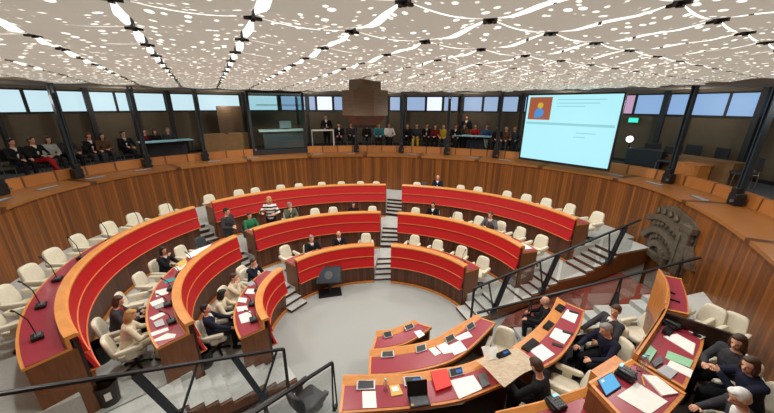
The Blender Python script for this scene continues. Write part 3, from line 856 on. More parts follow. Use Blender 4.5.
#@@ITEMS
# ------------------------------------------------------------------ things on desks
def sheet(px, z, label, m='white', name='paper_sheet', cat='paper', group=None, th=.004):
    P = [at(x, y, z).xy for x, y in px]; c = sum(P, Vector((0, 0))) / len(P)
    bm = B(); prism(bm, [p - c for p in P], 0, th)
    o = link_mesh(name, bm, m); o.location = (c.x, c.y, z); tag(o, label, cat, group); return o
def hexa(bm, P4, h):
    """slab with the four top corners P4 (3D) and thickness h"""
    va = [bm.verts.new(p) for p in P4]; vb = [bm.verts.new(Vector(p) - Vector((0, 0, h))) for p in P4]
    bm.faces.new(va); bm.faces.new(vb[::-1])
    for i in range(4): bm.faces.new((va[i], va[(i + 1) % 4], vb[(i + 1) % 4], vb[i]))
    return bm
def console(px, z, label, lit='black', frame='silver', group=None, mic=False):
    """tilted desk screen: far-left, far-right, near-right, near-left pixels"""
    P = [at(x, y, z + (.07 if i < 2 else .02)) for i, (x, y) in enumerate(px)]
    c = sum(P, Vector()) / 4; t = thing('desk_console', label, 'console', (c.x, c.y, z), 0, group); o = Vector(t.location)
    Q = [p - o for p in P]; m = sum(Q, Vector()) / 4
    bm = B(); va = [bm.verts.new(p) for p in Q]; vb = [bm.verts.new((p.x, p.y, 0)) for p in Q]
    bm.faces.new(va); bm.faces.new(vb[::-1])
    for i in range(4): bm.faces.new((va[i], va[(i + 1) % 4], vb[(i + 1) % 4], vb[i]))
    link_mesh('bezel', bm, frame, t)
    bm = B(); hexa(bm, [m + (p - m) * .84 + Vector((0, 0, .004)) for p in Q], .006); s = link_mesh('screen', bm, 'black', t)
    if lit != 'black':
        bm = B(); hexa(bm, [m + (p - m) * Vector((.4, .4, .4)).x + (Q[1] - Q[0]) * .18 + Vector((0, 0, .006)) for p in Q], .004); link_mesh('lit_area', bm, lit, s)
    if mic:
        e = (Q[2] - Q[3]).normalized(); b = m + Vector((0, 0, .01)) + (Q[2] + Q[3] - Q[0] - Q[1]) * .12
        bm = B(); tube(bm, [b, b + Vector((0, 0, .12)), b + Vector((0, 0, .2)) + (Q[3] - Q[0]).normalized() * .05], .008, 6); st_ = link_mesh('gooseneck', bm, 'black', t)
        bm = B(); tube(bm, [b + Vector((0, 0, .2)) + (Q[3] - Q[0]).normalized() * .05, b + Vector((0, 0, .24)) + (Q[3] - Q[0]).normalized() * .09], .016, 8); link_mesh('microphone', bm, 'black', st_)
    return t
def scale_px(off, k, pts): return [(off[0] + x / k, off[1] + y / k) for x, y in pts]
Z1, Z2, Z3 = FZ1 + .006, FZ2 + .006, FZ3 + .006
console([(384, 332.5), (392.5, 330.5), (394, 336), (386, 338)], Z1, 'left desk screen on the smallest front desk', group=None)
console([(405, 326), (413.5, 322.5), (416, 327), (407.5, 330.5)], Z1, 'right desk screen on the smallest front desk')
sheet([(415.3, 331.6), (421.6, 329.7), (426.3, 334.4), (420.3, 338)], Z1, 'white sheet on the smallest front desk, near its right end')
for px, lb in (([(383, 351.5), (395, 350.5), (396, 356.5), (382.5, 357.5)], 'first desk screen from the left on the long middle front desk'),
               ([(417, 346), (427, 343), (428.5, 349.5), (418, 352.5)], 'second desk screen from the left on the long middle front desk'),
               ([(446, 337), (454.5, 332.5), (457, 338), (448.5, 342.5)], 'third desk screen from the left on the long middle front desk'),
               ([(467, 325), (474, 320), (477, 325.5), (469.5, 330)], 'fourth desk screen from the left, at the right tip of the long front desk')):
    console(px, Z2, lb)
sheet([(428.5, 347), (435, 345.5), (442.7, 352.5), (436.7, 355.5)], Z2, 'leftmost white sheet on the long middle front desk')
sheet([(436.7, 344.4), (447.6, 341.2), (454.4, 351.6), (444.9, 353.5)], Z2, 'second white sheet from the left on the long middle front desk')
sheet([(450.3, 344.8), (461.3, 339.8), (469, 349.2), (455.8, 354.7)], Z2 + .004, 'third white sheet from the left on the long middle front desk')
sheet([(455.5, 337), (469.5, 330.5), (474, 335.6), (461, 340)], Z2, 'fourth white sheet from the left on the long middle front desk')
console([(359, 380.5), (377, 380), (377, 389), (358, 390)], Z3, 'leftmost desk screen on the laptop desk')
console([(405, 376.5), (423.5, 375.5), (425, 384), (406.5, 386)], Z3, 'blue-lit desk screen just behind the laptop', 'tab2')
console([(450, 368.5), (464, 365.5), (466, 373), (452, 376.5)], Z3, 'blue-lit desk screen just right of the red folder', 'tab2')
sheet([(364.1, 391.6), (377.4, 391.2), (378.9, 408), (364.8, 408.6)], Z3, 'white sheet at the left end of the laptop desk')
sheet([(391, 386), (400.7, 384.8), (405, 394.4), (393.6, 396.8)], Z3, 'yellow printed pad left of the laptop', 'yellow', 'notepad', 'notepad', th=.012)
sheet([(393, 387), (399.5, 386.2), (401.5, 390.5), (394.8, 391.8)], Z3 + .012, 'small white note lying on the yellow pad', th=.003)
sheet([(432, 373.5), (448, 370.5), (453.6, 387), (438, 393)], Z3, 'thick bright red folder right of the laptop', 'redbox', 'document_folder', 'folder', th=.05)
sheet([(451.7, 380.3), (475, 374.5), (484.5, 388), (461.3, 398.5)], Z3, 'large white sheets right of the bright red folder', th=.008)
sheet([(479, 375.5), (487, 372.5), (492, 384.5), (484, 388)], Z3, 'dark closed case right of the large white sheets', 'dgrey', 'document_case', 'case', th=.03)
# laptop
hl, hr = at(409.5, 397.5, Z3), at(429.5, 395.3, Z3); nl, nr = at(412.5, 408.5, Z3), at(433, 405, Z3)
c = (hl + hr + nl + nr) / 4; t = thing('laptop', 'open black laptop on the burgundy desk at bottom centre', 'laptop', (c.x, c.y, Z3)); o = Vector(t.location)
bm = B(); hexa(bm, [p - o + Vector((0, 0, .02)) for p in (hl, hr, nr, nl)], .02); base = link_mesh('base', bm, 'black', t)
m = (hl + hr + nl + nr) / 4 - o + Vector((0, 0, .023)); bm = B(); hexa(bm, [m + (p - o + Vector((0, 0, .023)) - m) * .8 for p in (hl, hr, nr, nl)], .003); link_mesh('keyboard', bm, 'dgrey', base)
bk = (hl - nl).normalized(); up = Vector((0, 0, .2)) + bk * .06
bm = B(); q = [hl - o, hr - o, hr - o + up, hl - o + up]; va = [bm.verts.new(p + Vector((0, 0, .02))) for p in q]; vb = [bm.verts.new(p + bk * .012 + Vector((0, 0, .02))) for p in q]
bm.faces.new(va); bm.faces.new(vb[::-1])
for i in range(4): bm.faces.new((va[i], va[(i + 1) % 4], vb[(i + 1) % 4], vb[i]))
link_mesh('display', bm, 'black', t)
bm = B(); m = nl.lerp(hl, .2) - o + (nr - nl) * .12; box(bm, m + Vector((0, 0, .022)), (.035, .03, .004)); link_mesh('yellow_sticker', bm, 'yellow', base)
def bottle(p, label, m='clear', cap='blue'):
    t = thing('water_bottle', label, 'bottle', p)
    bm = B(); tube(bm, [(0, 0, 0), (0, 0, .01), (0, 0, .14), (0, 0, .175), (0, 0, .2)], [.028, .032, .032, .015, .013], 12); b = link_mesh('body', bm, m, t, True)
    bm = B(); tube(bm, [(0, 0, .198), (0, 0, .218)], .016, 10); link_mesh('cap', bm, cap, t); return t
bottle(at(387.4, 391, Z3), 'clear water bottle between two desk screens on the laptop desk')
# desk of the two suited men
Z4 = RZ + .006
console([(523, 345), (534, 336), (541, 341), (530, 350)], Z4, 'lower black desk screen on the two suited men\'s desk', frame='black')
console([(544, 324.5), (550, 318), (556, 322), (549.5, 329)], Z4, 'middle black desk screen on the two suited men\'s desk', frame='black')
console([(556, 306), (560.5, 301.5), (567, 305), (562.5, 311)], Z4, 'upper black desk screen on the two suited men\'s desk', frame='black')
sheet([(531, 349), (543, 342.5), (556.4, 352.6), (544.5, 360)], Z4, 'lower white sheets on the two suited men\'s desk')
sheet([(550.5, 335), (556.4, 326), (572.8, 331.9), (565.4, 342.3)], Z4, 'middle white sheets on the two suited men\'s desk')
sheet([(562.4, 315.5), (568.3, 307.5), (579.7, 311.7), (575.8, 321.5)], Z4, 'upper white sheets on the two suited men\'s desk')
for px, lb in (((569, 331), 'black phone lying on the middle white sheets'), ((575, 310.5), 'black phone lying on the upper white sheets'), ((559, 343.5), 'small dark phone between the lower and middle white sheets')):
    p = at(*px, Z4 + .004); bm = B(); box(bm, (0, 0, .006), (.16, .06, .012), -.5, .004); o = link_mesh('mobile_phone', bm, 'black'); o.location = p; tag(o, lb, 'phone')
# newspapers: sheets with a fold, held over the desk end
def newspaper(px, z, lift, label, m='news'):
    P = [at(x, y, z) for x, y in px]; n = 8; c = sum(P, Vector()) / 4
    bm = B(); g = []
    for i in range(n + 1):
        r = []
        for j in range(n + 1):
            s, q = i / n, j / n; p = P[0].lerp(P[1], s).lerp(P[3].lerp(P[2], s), q)
            r.append(p - c + Vector((0, 0, lift * (1 - abs(2 * s - 1)) * .3 + .015 * math.sin(7 * s + 5 * q) + lift * q * .5 + .02)))
        g.append([bm.verts.new(p) for p in r])
    for i in range(n):
        for j in range(n): bm.faces.new((g[i][j], g[i + 1][j], g[i + 1][j + 1], g[i][j + 1]))
    bmesh.ops.solidify(bm, geom=bm.faces[:], thickness=.004)
    o = link_mesh('newspaper', bm, m); o.location = c; tag(o, label, 'newspaper'); return o
newspaper([(478, 361), (516, 347), (543, 364), (506, 388)], RZ + .02, .05, 'large tan newspaper spread open in front of the reading man')
newspaper([(482.5, 347), (498, 346), (502, 359), (487, 363)], RZ + .02, .03, 'smaller pale newspaper left of the large tan one', 'white')
console([(498, 352), (509, 347.5), (513, 352), (501, 357)], RZ + .05, 'blue-lit desk screen behind the tan newspaper', 'tab2', 'black')
# presidium items
Z5 = PZ + .006
q = [(600.3, 378), (613.6, 370.4), (622.4, 383.3), (608.3, 392.7)]
t = thing('tablet', 'tablet with a bright blue lit display on the presidium desk', 'tablet', at(611, 381, Z5)); o = Vector(t.location)
P = [at(x, y, Z5 + (.05 if i < 2 else .02)) - o for i, (x, y) in enumerate(q)]; m = sum(P, Vector()) / 4
bm = B(); hexa(bm, [m + (p - m) * 1.1 for p in P], .015); link_mesh('case', bm, 'black', t); bm = B(); hexa(bm, [p + Vector((0, 0, .004)) for p in P], .004); s = link_mesh('display', bm, 'tab', t)
bm = B(); hexa(bm, [m + (P[0] - m) * .6 + (p - m) * .18 + Vector((0, 0, .007)) for p in P], .003); link_mesh('logo', bm, 'white', s)
def telephone(p, rz, label):
    t = thing('desk_telephone', label, 'telephone', p, rz)
    bm = B(); box(bm, (0, 0, .03), (.2, .17, .06), 0, .015); link_mesh('base', bm, 'black', t)
    bm = B(); rounded_slab(bm, lambda s: .055, -.09, .09, .06, .1); bmesh.ops.translate(bm, verts=bm.verts, vec=(-.06, 0, 0)); link_mesh('handset', bm, 'black', t, True)
    bm = B()
    for i in range(3):
        for j in range(4): box(bm, (.0 + i * .03, -.06 + j * .03, .062), (.02, .02, .008))
    k = link_mesh('keypad', bm, 'dgrey', t)
    bm = B(); box(bm, (.06, .07, .064), (.07, .03, .01)); link_mesh('small_display', bm, 'scr', t); return t
telephone(at(627, 373, Z5), .6, 'black desk telephone right of the lit tablet')
telephone(at(557, 404, QZ + .006), .3, 'black desk telephone at the bottom edge, below the reading man')
telephone(at(673, 323, Z5), .4, 'black desk telephone at the far end of the crowded presidium desk')
sheet([(639, 380.3), (669.8, 399), (651, 412.5), (618.9, 394)], Z5, 'largest white sheet, lying on the desk with the lit tablet', th=.006)
sheet([(643.6, 372.7), (657.7, 374.5), (679.8, 391.2), (664, 393.9)], Z5, 'cream open booklet right of the largest white sheet', th=.02)
sheet([(645.4, 353), (651.5, 344.4), (657.7, 349.7), (650.7, 361)], Z5, 'pale green folder leaning left among the presidium papers', 'green', 'document_folder', 'folder', th=.03)
sheet([(653, 361), (662, 354), (664, 361), (656, 366)], Z5, 'small grey notebook beside the left green folder', 'dgrey', 'notebook', 'notebook', th=.03)
sheet([(666.6, 355.5), (669.2, 348), (694.8, 357.7), (691.3, 364.7)], Z5, 'pale green folder lying flat in the middle of the presidium desk', 'green', 'document_folder', 'folder', th=.008)
sheet([(668.3, 363), (671.9, 357.3), (694.8, 367.4), (692.2, 374.8)], Z5, 'white sheet just below the flat green folder')
sheet([(657.7, 368.6), (666.6, 363), (679, 370), (672, 377.5)], Z5, 'grey closed laptop on the presidium desk below the flat green folder', 'silver', 'laptop', 'laptop', th=.02)
sheet([(664.6, 334), (678, 331), (696.8, 341), (694.5, 352)], Z5, 'white sheets just above the flat green folder', th=.008)
sheet([(683, 323.5), (694.5, 323.5), (708, 333.2), (702, 336.2)], Z5, 'uppermost white sheets, against the dark divider', th=.008)
sheet([(693, 331), (695, 329.5), (703, 333.5), (701.5, 335)], Z5 + .009, 'slim black phone on the uppermost white sheets', 'black', 'mobile_phone', 'phone', th=.012)
console([(664, 326), (669, 320), (676, 326), (671, 333)], Z5, 'black desk console left of the uppermost white sheets', 'black', 'black')
bottle(at(641, 368, Z5), 'clear drinking bottle between the telephone and the green folder')
bottle(at(645, 366, Z5), 'second clear bottle, just right of another beside the green folder')
p0, p1 = at(643.5, 374, Z5 + .01), at(646.5, 383, Z5 + .01); bm = B(); tube(bm, [p0, p1], .008, 6); o = link_mesh('pencil', bm, 'yellow'); tag(o, 'yellow pencil left of the cream booklet', 'pencil')
for k, (a, b, lb) in enumerate((((667, 287), (676, 291), 'upper of two dark pens on the desk nearest the bronze relief'), ((668, 295), (681, 299), 'lower of two dark pens on the desk nearest the bronze relief'))):
    p0, p1 = at(*a, Z5 + .012), at(*b, Z5 + .012); bm = B(); bar(bm, p0, p1, .03, .02); o = link_mesh('pen', bm, 'black'); tag(o, lb, 'pen')
# papers and consoles on the wing desks
ZD = {r: RIM[r] - .17 + .007 for r in (1, 2, 3)}
K5 = lambda pts: scale_px((130, 260), 4.13, pts)
W2 = [([(185, 40), (235, 22), (245, 35), (200, 55)], 'white', 'topmost'), ([(140, 95), (188, 80), (194, 93), (150, 108)], 'teal', 'teal'), ([(108, 138), (158, 125), (163, 148), (112, 163)], 'white', 'third'),
      ([(85, 186), (138, 166), (146, 182), (97, 203)], 'white', 'fourth'), ([(84, 250), (140, 224), (152, 234), (100, 260)], 'white', 'fifth'), ([(90, 312), (160, 288), (166, 300), (96, 326)], 'white', 'sixth'), ([(105, 340), (160, 312), (196, 316), (190, 330), (108, 348)], 'white', 'nearest')]
for pts, m, w_ in W2:
    sheet(K5(pts), ZD[2], '%s %s from the top along the middle desk of the left wing' % (w_, 'folder' if m == 'teal' else 'white sheet'), m, 'document_folder' if m == 'teal' else 'paper_sheet', 'folder' if m == 'teal' else 'paper')
for pts, w_ in (([(105, 205), (140, 190), (150, 205), (112, 216)], 'upper'), ([(102, 272), (140, 255), (150, 280), (115, 292)], 'lower')):
    sheet(K5(pts), ZD[2], '%s grey flat laptop on the middle desk of the left wing' % w_, 'silver', 'laptop', 'laptop', th=.02)
for k, (x, y) in enumerate(((155, 185), (172, 245), (205, 265), (165, 120))):
    pass
sheet(scale_px((90, 170), 3.44, [(330, 300), (370, 280), (420, 262), (400, 285), (345, 312)]), ZD[2], 'spread of white sheets at the aisle end of the left wing middle desk', th=.01)
sheet(scale_px((90, 170), 3.44, [(300, 330), (330, 312), (338, 325), (312, 345)]), ZD[2], 'yellowish booklet on the middle desk of the left wing', 'yellow', 'booklet', 'booklet', th=.01)
K6 = lambda pts: scale_px((230, 250), 4.13, pts)
W1 = [([(66, 186), (76, 167), (110, 166), (105, 188)], 'topmost'), ([(35, 220), (42, 202), (75, 206), (70, 225)], 'second'), ([(30, 242), (74, 236), (79, 254), (36, 262)], 'third'), ([(40, 276), (88, 257), (102, 298), (52, 310)], 'nearest')]
for pts, w_ in W1: sheet(K6(pts), ZD[1], '%s white sheet from the aisle end on the front desk of the left wing' % w_)
sheet(K6([(70, 148), (98, 132), (108, 148), (85, 158)]), ZD[1], 'grey flat laptop on the front desk of the left wing', 'silver', 'laptop', 'laptop', th=.02)
def microphone(p, rz, label, stem=.34, group=None):
    t = thing('desk_microphone', label, 'microphone', p, rz, group)
    bm = B(); box(bm, (0, 0, .03), (.15, .12, .05), 0, .012); link_mesh('base', bm, 'black', t)
    bm = B(); box(bm, (0, .01, .058), (.09, .06, .008)); link_mesh('button_panel', bm, 'dgrey', t)
    bm = B(); tube(bm, [(0, 0, .05), (0, -.02, .05 + stem * .6), (0, -.09, .05 + stem)], .007, 6); s = link_mesh('gooseneck', bm, 'black', t)
    bm = B(); tube(bm, [(0, -.09, .05 + stem), (0, -.12, .08 + stem)], .014, 8); link_mesh('capsule', bm, 'black', s); return t
def mic_on(r, b, i, label, o=.22, stem=.34):
    cv = ROW[r, b]; p = cv.off(i, o); microphone((p.x, p.y, ZD[r]), facing(-cv.n[i]), label, stem)
for k, i in enumerate((3, 8, 13, 18, 23, 28, 33)): mic_on(3, 0, i, '%s gooseneck microphone from the near end on the rear left wing desk' % ORD[k], stem=.42)
for k, i in enumerate((4, 9, 14, 19, 24)): mic_on(2, 0, i, '%s gooseneck microphone from the near end on the middle left wing desk' % ORD[k], .1, .2)
for k, i in enumerate((5, 14, 23)): mic_on(1, 0, i, '%s gooseneck microphone from the near end on the front left wing desk' % ORD[k], .1, .2)
for r, b, n_ in ((1, 2, 'front right desk'), (1, 1, 'front left-centre desk'), (2, 1, 'middle left-centre desk'), (2, 2, 'middle right desk')):
    for k, i in enumerate((6, 14, 22, 30)): mic_on(r, b, i, '%s gooseneck microphone from the left on the %s' % (ORD[k], n_), .2, .26)
for r, b, i0, i1, lb in ((2, 2, 32, 35, 'white sheet at the right end of the middle right desk'), (1, 1, 8, 11, 'left white sheet on the front left-centre desk'), (1, 1, 20, 23, 'middle white sheet on the front left-centre desk'), (1, 1, 26, 28, 'right white sheet on the front left-centre desk'), (2, 1, 1, 3, 'white sheet at the aisle end of the middle left-centre desk'), (2, 2, 26, 29, 'white sheet near the right end of the middle right desk, before an empty chair')):
    cv = ROW[r, b]; P = [cv.off(i0, .06), cv.off(i1, .06), cv.off(i1, .34), cv.off(i0, .34)]; c = sum(P, Vector((0, 0))) / 4
    bm = B(); prism(bm, [p - c for p in P], 0, .006); o = link_mesh('paper_sheet', bm, 'white'); o.location = (c.x, c.y, ZD[r]); tag(o, lb, 'paper')
# waste bins
def bin_at(p, label, lab=False):
    t = thing('waste_bin', label, 'bin', p)
    bm = B(); tube(bm, [(0, 0, 0), (0, 0, .34), (0, 0, .34), (0, 0, .02)], [.115, .14, .13, .105], 20, False); c = bm.verts.new((0, 0, .02)); 
    ring = bm.verts[-21:-1] if False else None
    link_mesh('bucket', bm, 'black', t, False)
    bm = B(); tube(bm, [(0, 0, .0), (0, 0, .025)], .112, 20); link_mesh('bottom', bm, 'black', t)
    bm = B(); tube(bm, [(0, 0, .335), (0, 0, .35)], [.146, .146], 20, False); bmesh.ops.solidify(bm, geom=bm.faces[:], thickness=.01); link_mesh('rim', bm, 'black', t)
    if lab:
        bm = B(); box(bm, (.1, -.1, .2), (.07, .004, .12), .8); link_mesh('white_label', bm, 'white', t)
    return t
bin_at(at(104, 364, LV[2]), 'black waste bin behind the handrail, upper of two beside the rear left wing desk')
bin_at(at(113, 404, LV[2]), 'black waste bin with a white label at the bottom left', True)
bin_at(at(208, 367, LV[1]), 'black waste bin beside the navy-suited man at the front left wing desk')
#@@FLOORMON
p = at(331, 294, 0)
t = thing('prompter_stand', 'black floor stand with a tilted dark screen before the front left-centre desk', 'monitor stand', p, 0)
bm = B(); box(bm, (0, 0, .025), (.6, .36, .05), .25, .01); link_mesh('base', bm, 'black', t)
bm = B(); tube(bm, [(0, .02, .05), (.0, .05, .4)], .04, 10); link_mesh('pole', bm, 'metal', t)
bm = B(); mt = Matrix.Translation((-.02, .06, .52)) @ Matrix.Rotation(.12, 4, 'Z') @ Matrix.Rotation(.95, 4, 'X'); box(bm, (0, 0, 0), (.68, .46, .07), mtx=mt, bev=.015); h = link_mesh('screen_housing', bm, 'black', t)
bm = B(); box(bm, (0, 0, .038), (.60, .38, .008), mtx=mt); g_ = link_mesh('screen_glass', bm, 'gmetal', h)
bm = B(); tube(bm, [mt @ Vector((0, 0, .041)), mt @ Vector((0, 0, .046))], .11, 16); link_mesh('round_emblem', bm, 'dgrey', h)
#@@GALLERY
# ------------------------------------------------------------------ gallery furniture
POSTS = [((2, 200), 'far left edge'), ((78, 181), 'first'), ((147.8, 169), 'second'), ((205, 160), 'third'), ((356, 153), 'fourth'), ((400.5, 152), 'fifth'), ((446, 152.5), 'sixth'), ((495, 155), 'seventh'), ((668, 177), 'eighth'), ((740, 187), 'ninth')]
for k, (px, w_) in enumerate(POSTS):
    p, n = hit(px[0], px[1], .82); rz = facing(n)
    t = thing('steel_post', 'dark twin-bladed gallery post, %s' % ('at the far left edge of the photo' if k == 0 else '%s along the ledge counted from the left' % w_), 'post', (p.x, p.y, 2.71), rz, 'steel posts along the gallery ledge')
    bm = B()
    for s in (-1, 1): box(bm, (s * .045, 0, (CZ - .06 - 2.71) / 2), (.028, .10, CZ - .06 - 2.71))
    box(bm, (0, 0, 1.2), (.07, .04, 2.3)); link_mesh('shaft', bm, 'gmetal', t)
    bm = B(); box(bm, (0, -.01, .14), (.24, .2, .28), 0, .03); box(bm, (0, -.06, .32), (.16, .12, .2), 0, .03); link_mesh('foot_clamp', bm, 'metal', t)
    bm = B(); tube(bm, [(.09, -.12, .12), (.09, -.16, .12)], .035, 10); link_mesh('bolt', bm, 'chrome', t)
for k, (x, y) in enumerate(((1, 208), (48, 193), (96, 181.5), (143, 173.5), (214, 163), (252.6, 159.6), (318, 156.3), (350, 155), (410.6, 154.6), (473, 157), (504, 160), (615, 172.5), (654, 181), (700, 195))):
    p, n = hit(x, y, .42)
    t = thing('floor_vent', '%s grey ventilation grille from the left, set in the wooden ledge' % (ORD + ['twelfth', 'thirteenth', 'fourteenth'])[k], 'vent', (p.x, p.y, 2.705), facing(n), 'ventilation grilles in the ledge')
    bm = B(); box(bm, (0, 0, .004), (.5, .16, .008)); f = link_mesh('frame', bm, 'dgrey', t)
    for j in range(5):
        bm = B(); box(bm, (0, -.055 + j * .0275, .01), (.46, .012, .008)); link_mesh('slat', bm, 'silver', f)
# hanging timber pendant at the middle of the hall
pc = Vector((-.53, 7.85))
t = thing('ceiling_pendant', 'octagonal wooden box hanging from the middle of the ceiling', 'pendant', (pc.x, pc.y, 4.28))
def octa(bm, rings, seg=8, rot=PI / 8):
    vs = []
    for r, z in rings: vs.append([bm.verts.new((r * math.cos(rot + 2 * PI * k / seg), r * math.sin(rot + 2 * PI * k / seg), z)) for k in range(seg)])
    for a, b in zip(vs, vs[1:]):
        for k in range(seg): bm.faces.new((a[k], a[(k + 1) % seg], b[(k + 1) % seg], b[k]))
    bm.faces.new(vs[0][::-1]); bm.faces.new(vs[-1]); return bm
bm = B(); octa(bm, [(.58, .28), (.58, .84)]); link_mesh('body', bm, 'pend', t)
bm = B(); octa(bm, [(.40, .84), (.40, CZ - 4.28 + .1)]); link_mesh('neck', bm, 'pend', t)
bm = B(); octa(bm, [(.34, 0.06), (.56, .28)]); link_mesh('tapered_underside', bm, 'riser', t)
bm = B(); octa(bm, [(.26, .0), (.3, .07)]); link_mesh('lamp_opening', bm, 'black', t)
# projection screen
bl, br = at(519.5, 155.6, 2.95), at(607, 166.6, 2.95)
def top_at(p, px, py):
    u, F, U = ray(px, py); k = p.xy.length / Vector((u, F)).length; return Vector((p.x, p.y, ZC + U * k))
tl, tr = top_at(bl, 527.5, 95), top_at(br, 624.5, 89.5)
ex = (br - bl); W = ex.length; H = ((tl - bl).length + (tr - br).length) / 2
t = thing('projection_screen', 'large bright projection screen hanging at the right of the gallery', 'screen', bl, math.atan2(ex.y, ex.x)); 
bm = B(); box(bm, (W / 2, .02, H / 2), (W, .03, H)); link_mesh('lit_surface', bm, 'scr', t)
bm = B()
box(bm, (W / 2, .02, -.04), (W + .1, .06, .08)); box(bm, (W / 2, .02, H + .02), (W + .1, .06, .05)); box(bm, (-.02, .02, H / 2), (.05, .06, H)); box(bm, (W + .025, .02, H / 2), (.05, .06, H)); link_mesh('frame', bm, 'black', t)
bm = B(); box(bm, (W * .165, .0, H * .80), (W * .27, .012, H * .34)); v = link_mesh('picture_in_picture', bm, 'scr_o', t)
bm = B(); ellipsoid(bm, (W * .165, -.008, H * .735), (W * .055, .006, H * .07)); box(bm, (W * .15, -.008, H * .69), (W * .08, .008, H * .06)); link_mesh('speaker_figure', bm, 'scr_b', v)
bm = B(); ellipsoid(bm, (W * .17, -.009, H * .845), (W * .035, .006, H * .045)); link_mesh('speaker_head', bm, 'scr_y', v)
bm = B(); box(bm, (W * .5, .0, H * .575), (W * .96, .012, H * .035)); link_mesh('divider_band', bm, 'scr_t', t)
for a, b, h in ((.36, .86, .93), (.36, .80, .88), (.62, .82, .46), (.60, .72, .40), (.36, .66, .835)):
    bm = B(); box(bm, (W * (a + b) / 2, .0, H * h), (W * (b - a), .012, H * .012)); link_mesh('text_line', bm, 'scr_t', t)
# interpreters' glass booth
p, n = hit(280, 150, 1.0); rz = facing(n)
t = thing('glass_booth', 'glazed interpreters\' booth with dark frame above the ledge', 'booth', (p.x, p.y, 2.72), rz)
bw, bd, bh = 2.2, 1.5, 2.55
for sx in (-1, 1):
    for y in (-.05, bd):
        bm = B(); box(bm, (sx * bw / 2, y, bh / 2), (.1, .1, bh)); link_mesh('corner_post', bm, 'dark', t)
bm = B(); box(bm, (0, -.05, .1), (bw + .1, .12, .2)); link_mesh('sill', bm, 'dark', t)
bm = B(); box(bm, (0, bd / 2, bh), (bw + .1, bd + .1, .06)); link_mesh('roof', bm, 'dark', t)
bm = B(); box(bm, (0, -.06, .2 + (bh - .2) / 2), (bw - .1, .012, bh - .24)); link_mesh('front_glass', bm, 'bglass', t)
for sx in (-1, 1):
    bm = B(); box(bm, (sx * (bw / 2), bd / 2, bh / 2), (.012, bd - .1, bh - .2)); link_mesh('side_glass', bm, 'bglass', t)
bm = B(); box(bm, (.15, .0, .98), (1.9, .06, .05)); box(bm, (.15, .35, 1.0), (1.9, .6, .04)); link_mesh('counter', bm, 'white', t)
bm = B(); box(bm, (.2, .02, .55), (1.7, .03, .62)); link_mesh('grey_panel', bm, 'dgrey', t)
bm = B(); box(bm, (.2, -.02, 2.05), (bw - .2, .03, .03)); link_mesh('transom', bm, 'dark', t)
q = Matrix.Translation((p.x, p.y, 2.72)) @ Matrix.Rotation(rz, 4, 'Z')
o = thing('computer_monitor', 'small grey monitor on the white counter inside the glass booth', 'monitor', q @ Vector((.35, .38, 1.02)), rz)
bm = B(); box(bm, (0, .02, .2), (.5, .04, .32), 0, .008); link_mesh('display', bm, 'silver', o)
bm = B(); box(bm, (0, .04, .03), (.06, .04, .06)); box(bm, (0, .04, .008), (.24, .16, .016)); link_mesh('stand', bm, 'dgrey', o)
def on_gallery(px, py, o):
    p, n = hit(px, py, o); return Vector((p.x, p.y, GF)), n
# cloth-covered tables
def cloth_table(px, py, o, w, label):
    p, n = on_gallery(px, py, o); t = thing('gallery_table', label, 'table', p, facing(n))
    bm = B(); box(bm, (0, 0, .735), (w, .6, .03)); link_mesh('table_top', bm, 'blue', t)
    bm = B(); box(bm, (0, .28, .4), (w - .1, .02, .64)); link_mesh('modesty_panel', bm, 'dark', t)
    for sx in (-1, 1):
        for sy in (-1, 1):
            bm = B(); box(bm, (sx * (w / 2 - .06), sy * .24, .36), (.04, .04, .72)); link_mesh('leg', bm, 'metal', t)
cloth_table(163, 132, 1.75, 1.7, 'pale blue topped table in the left gallery')
cloth_table(472, 127, 2.0, 1.7, 'pale blue topped table in the far gallery left of the screen')
p, n = on_gallery(322, 135, 1.7); t = thing('white_stand', 'thin white framed table in the far gallery right of the booth', 'table', p, facing(n))
bm = B(); box(bm, (0, 0, .92), (1.05, .4, .04)); link_mesh('table_top', bm, 'white', t)
for sx in (-1, 1):
    bm = B(); box(bm, (sx * .5, -.18, .45), (.04, .04, .9)); link_mesh('leg', bm, 'white', t); bm = B(); box(bm, (sx * .5, .18, .45), (.04, .04, .9)); link_mesh('leg', bm, 'white', t)
def counter(px, py, o, w, h, label, top=True, d=.5, m='boxw', z0=0.):
    p, n = on_gallery(px, py, o); t = thing('gallery_counter', label, 'counter', p, facing(n))
    bm = B(); box(bm, (0, 0, h / 2), (w, d, h)); link_mesh('body', bm, m, t)
    bm = B(); box(bm, (0, 0, h + .015), (w + .04, d + .04, .03)); link_mesh('counter_top', bm, m, t)
    return t
counter(214, 133, 2.0, .95, .85, 'tan wooden counter, left of two beside the booth')
counter(235, 133, 2.0, .85, .85, 'tan wooden counter, right of two beside the booth')
p, n = on_gallery(229, 118, 2.7); t = thing('display_panel', 'tall dark grey free-standing panel left of the glass booth', 'panel', p, facing(n))
bm = B(); box(bm, (0, 0, 1.05), (1.0, .06, 1.9)); link_mesh('board', bm, 'pend', t)
for s in (-1, 1):
    bm = B(); box(bm, (s * .4, 0, .05), (.06, .4, .1)); link_mesh('foot', bm, 'metal', t)
counter(648, 147, 1.9, 1.0, .7, 'dark cabinet beside the projection screen', m='dark')
counter(702, 150, 2.1, 1.9, .62, 'long tan counter in the right gallery', m='boxw')
counter(694, 160, 1.6, .6, .5, 'small tan box in front of the long right gallery counter', m='oak', d=.4)
p, n = on_gallery(630, 136, 2.6)
o = thing('spotlight', 'white glaring spotlight low in the gallery just right of the screen', 'lamp', (p.x, p.y, GF), facing(n))
bm = B(); tube(bm, [(0, 0, 0), (0, 0, .9)], .02, 8); link_mesh('stand', bm, 'metal', o); bm = B(); tube(bm, [(0, .05, .95), (0, -.08, .95)], [.09, .13], 16); link_mesh('head', bm, 'metal', o)
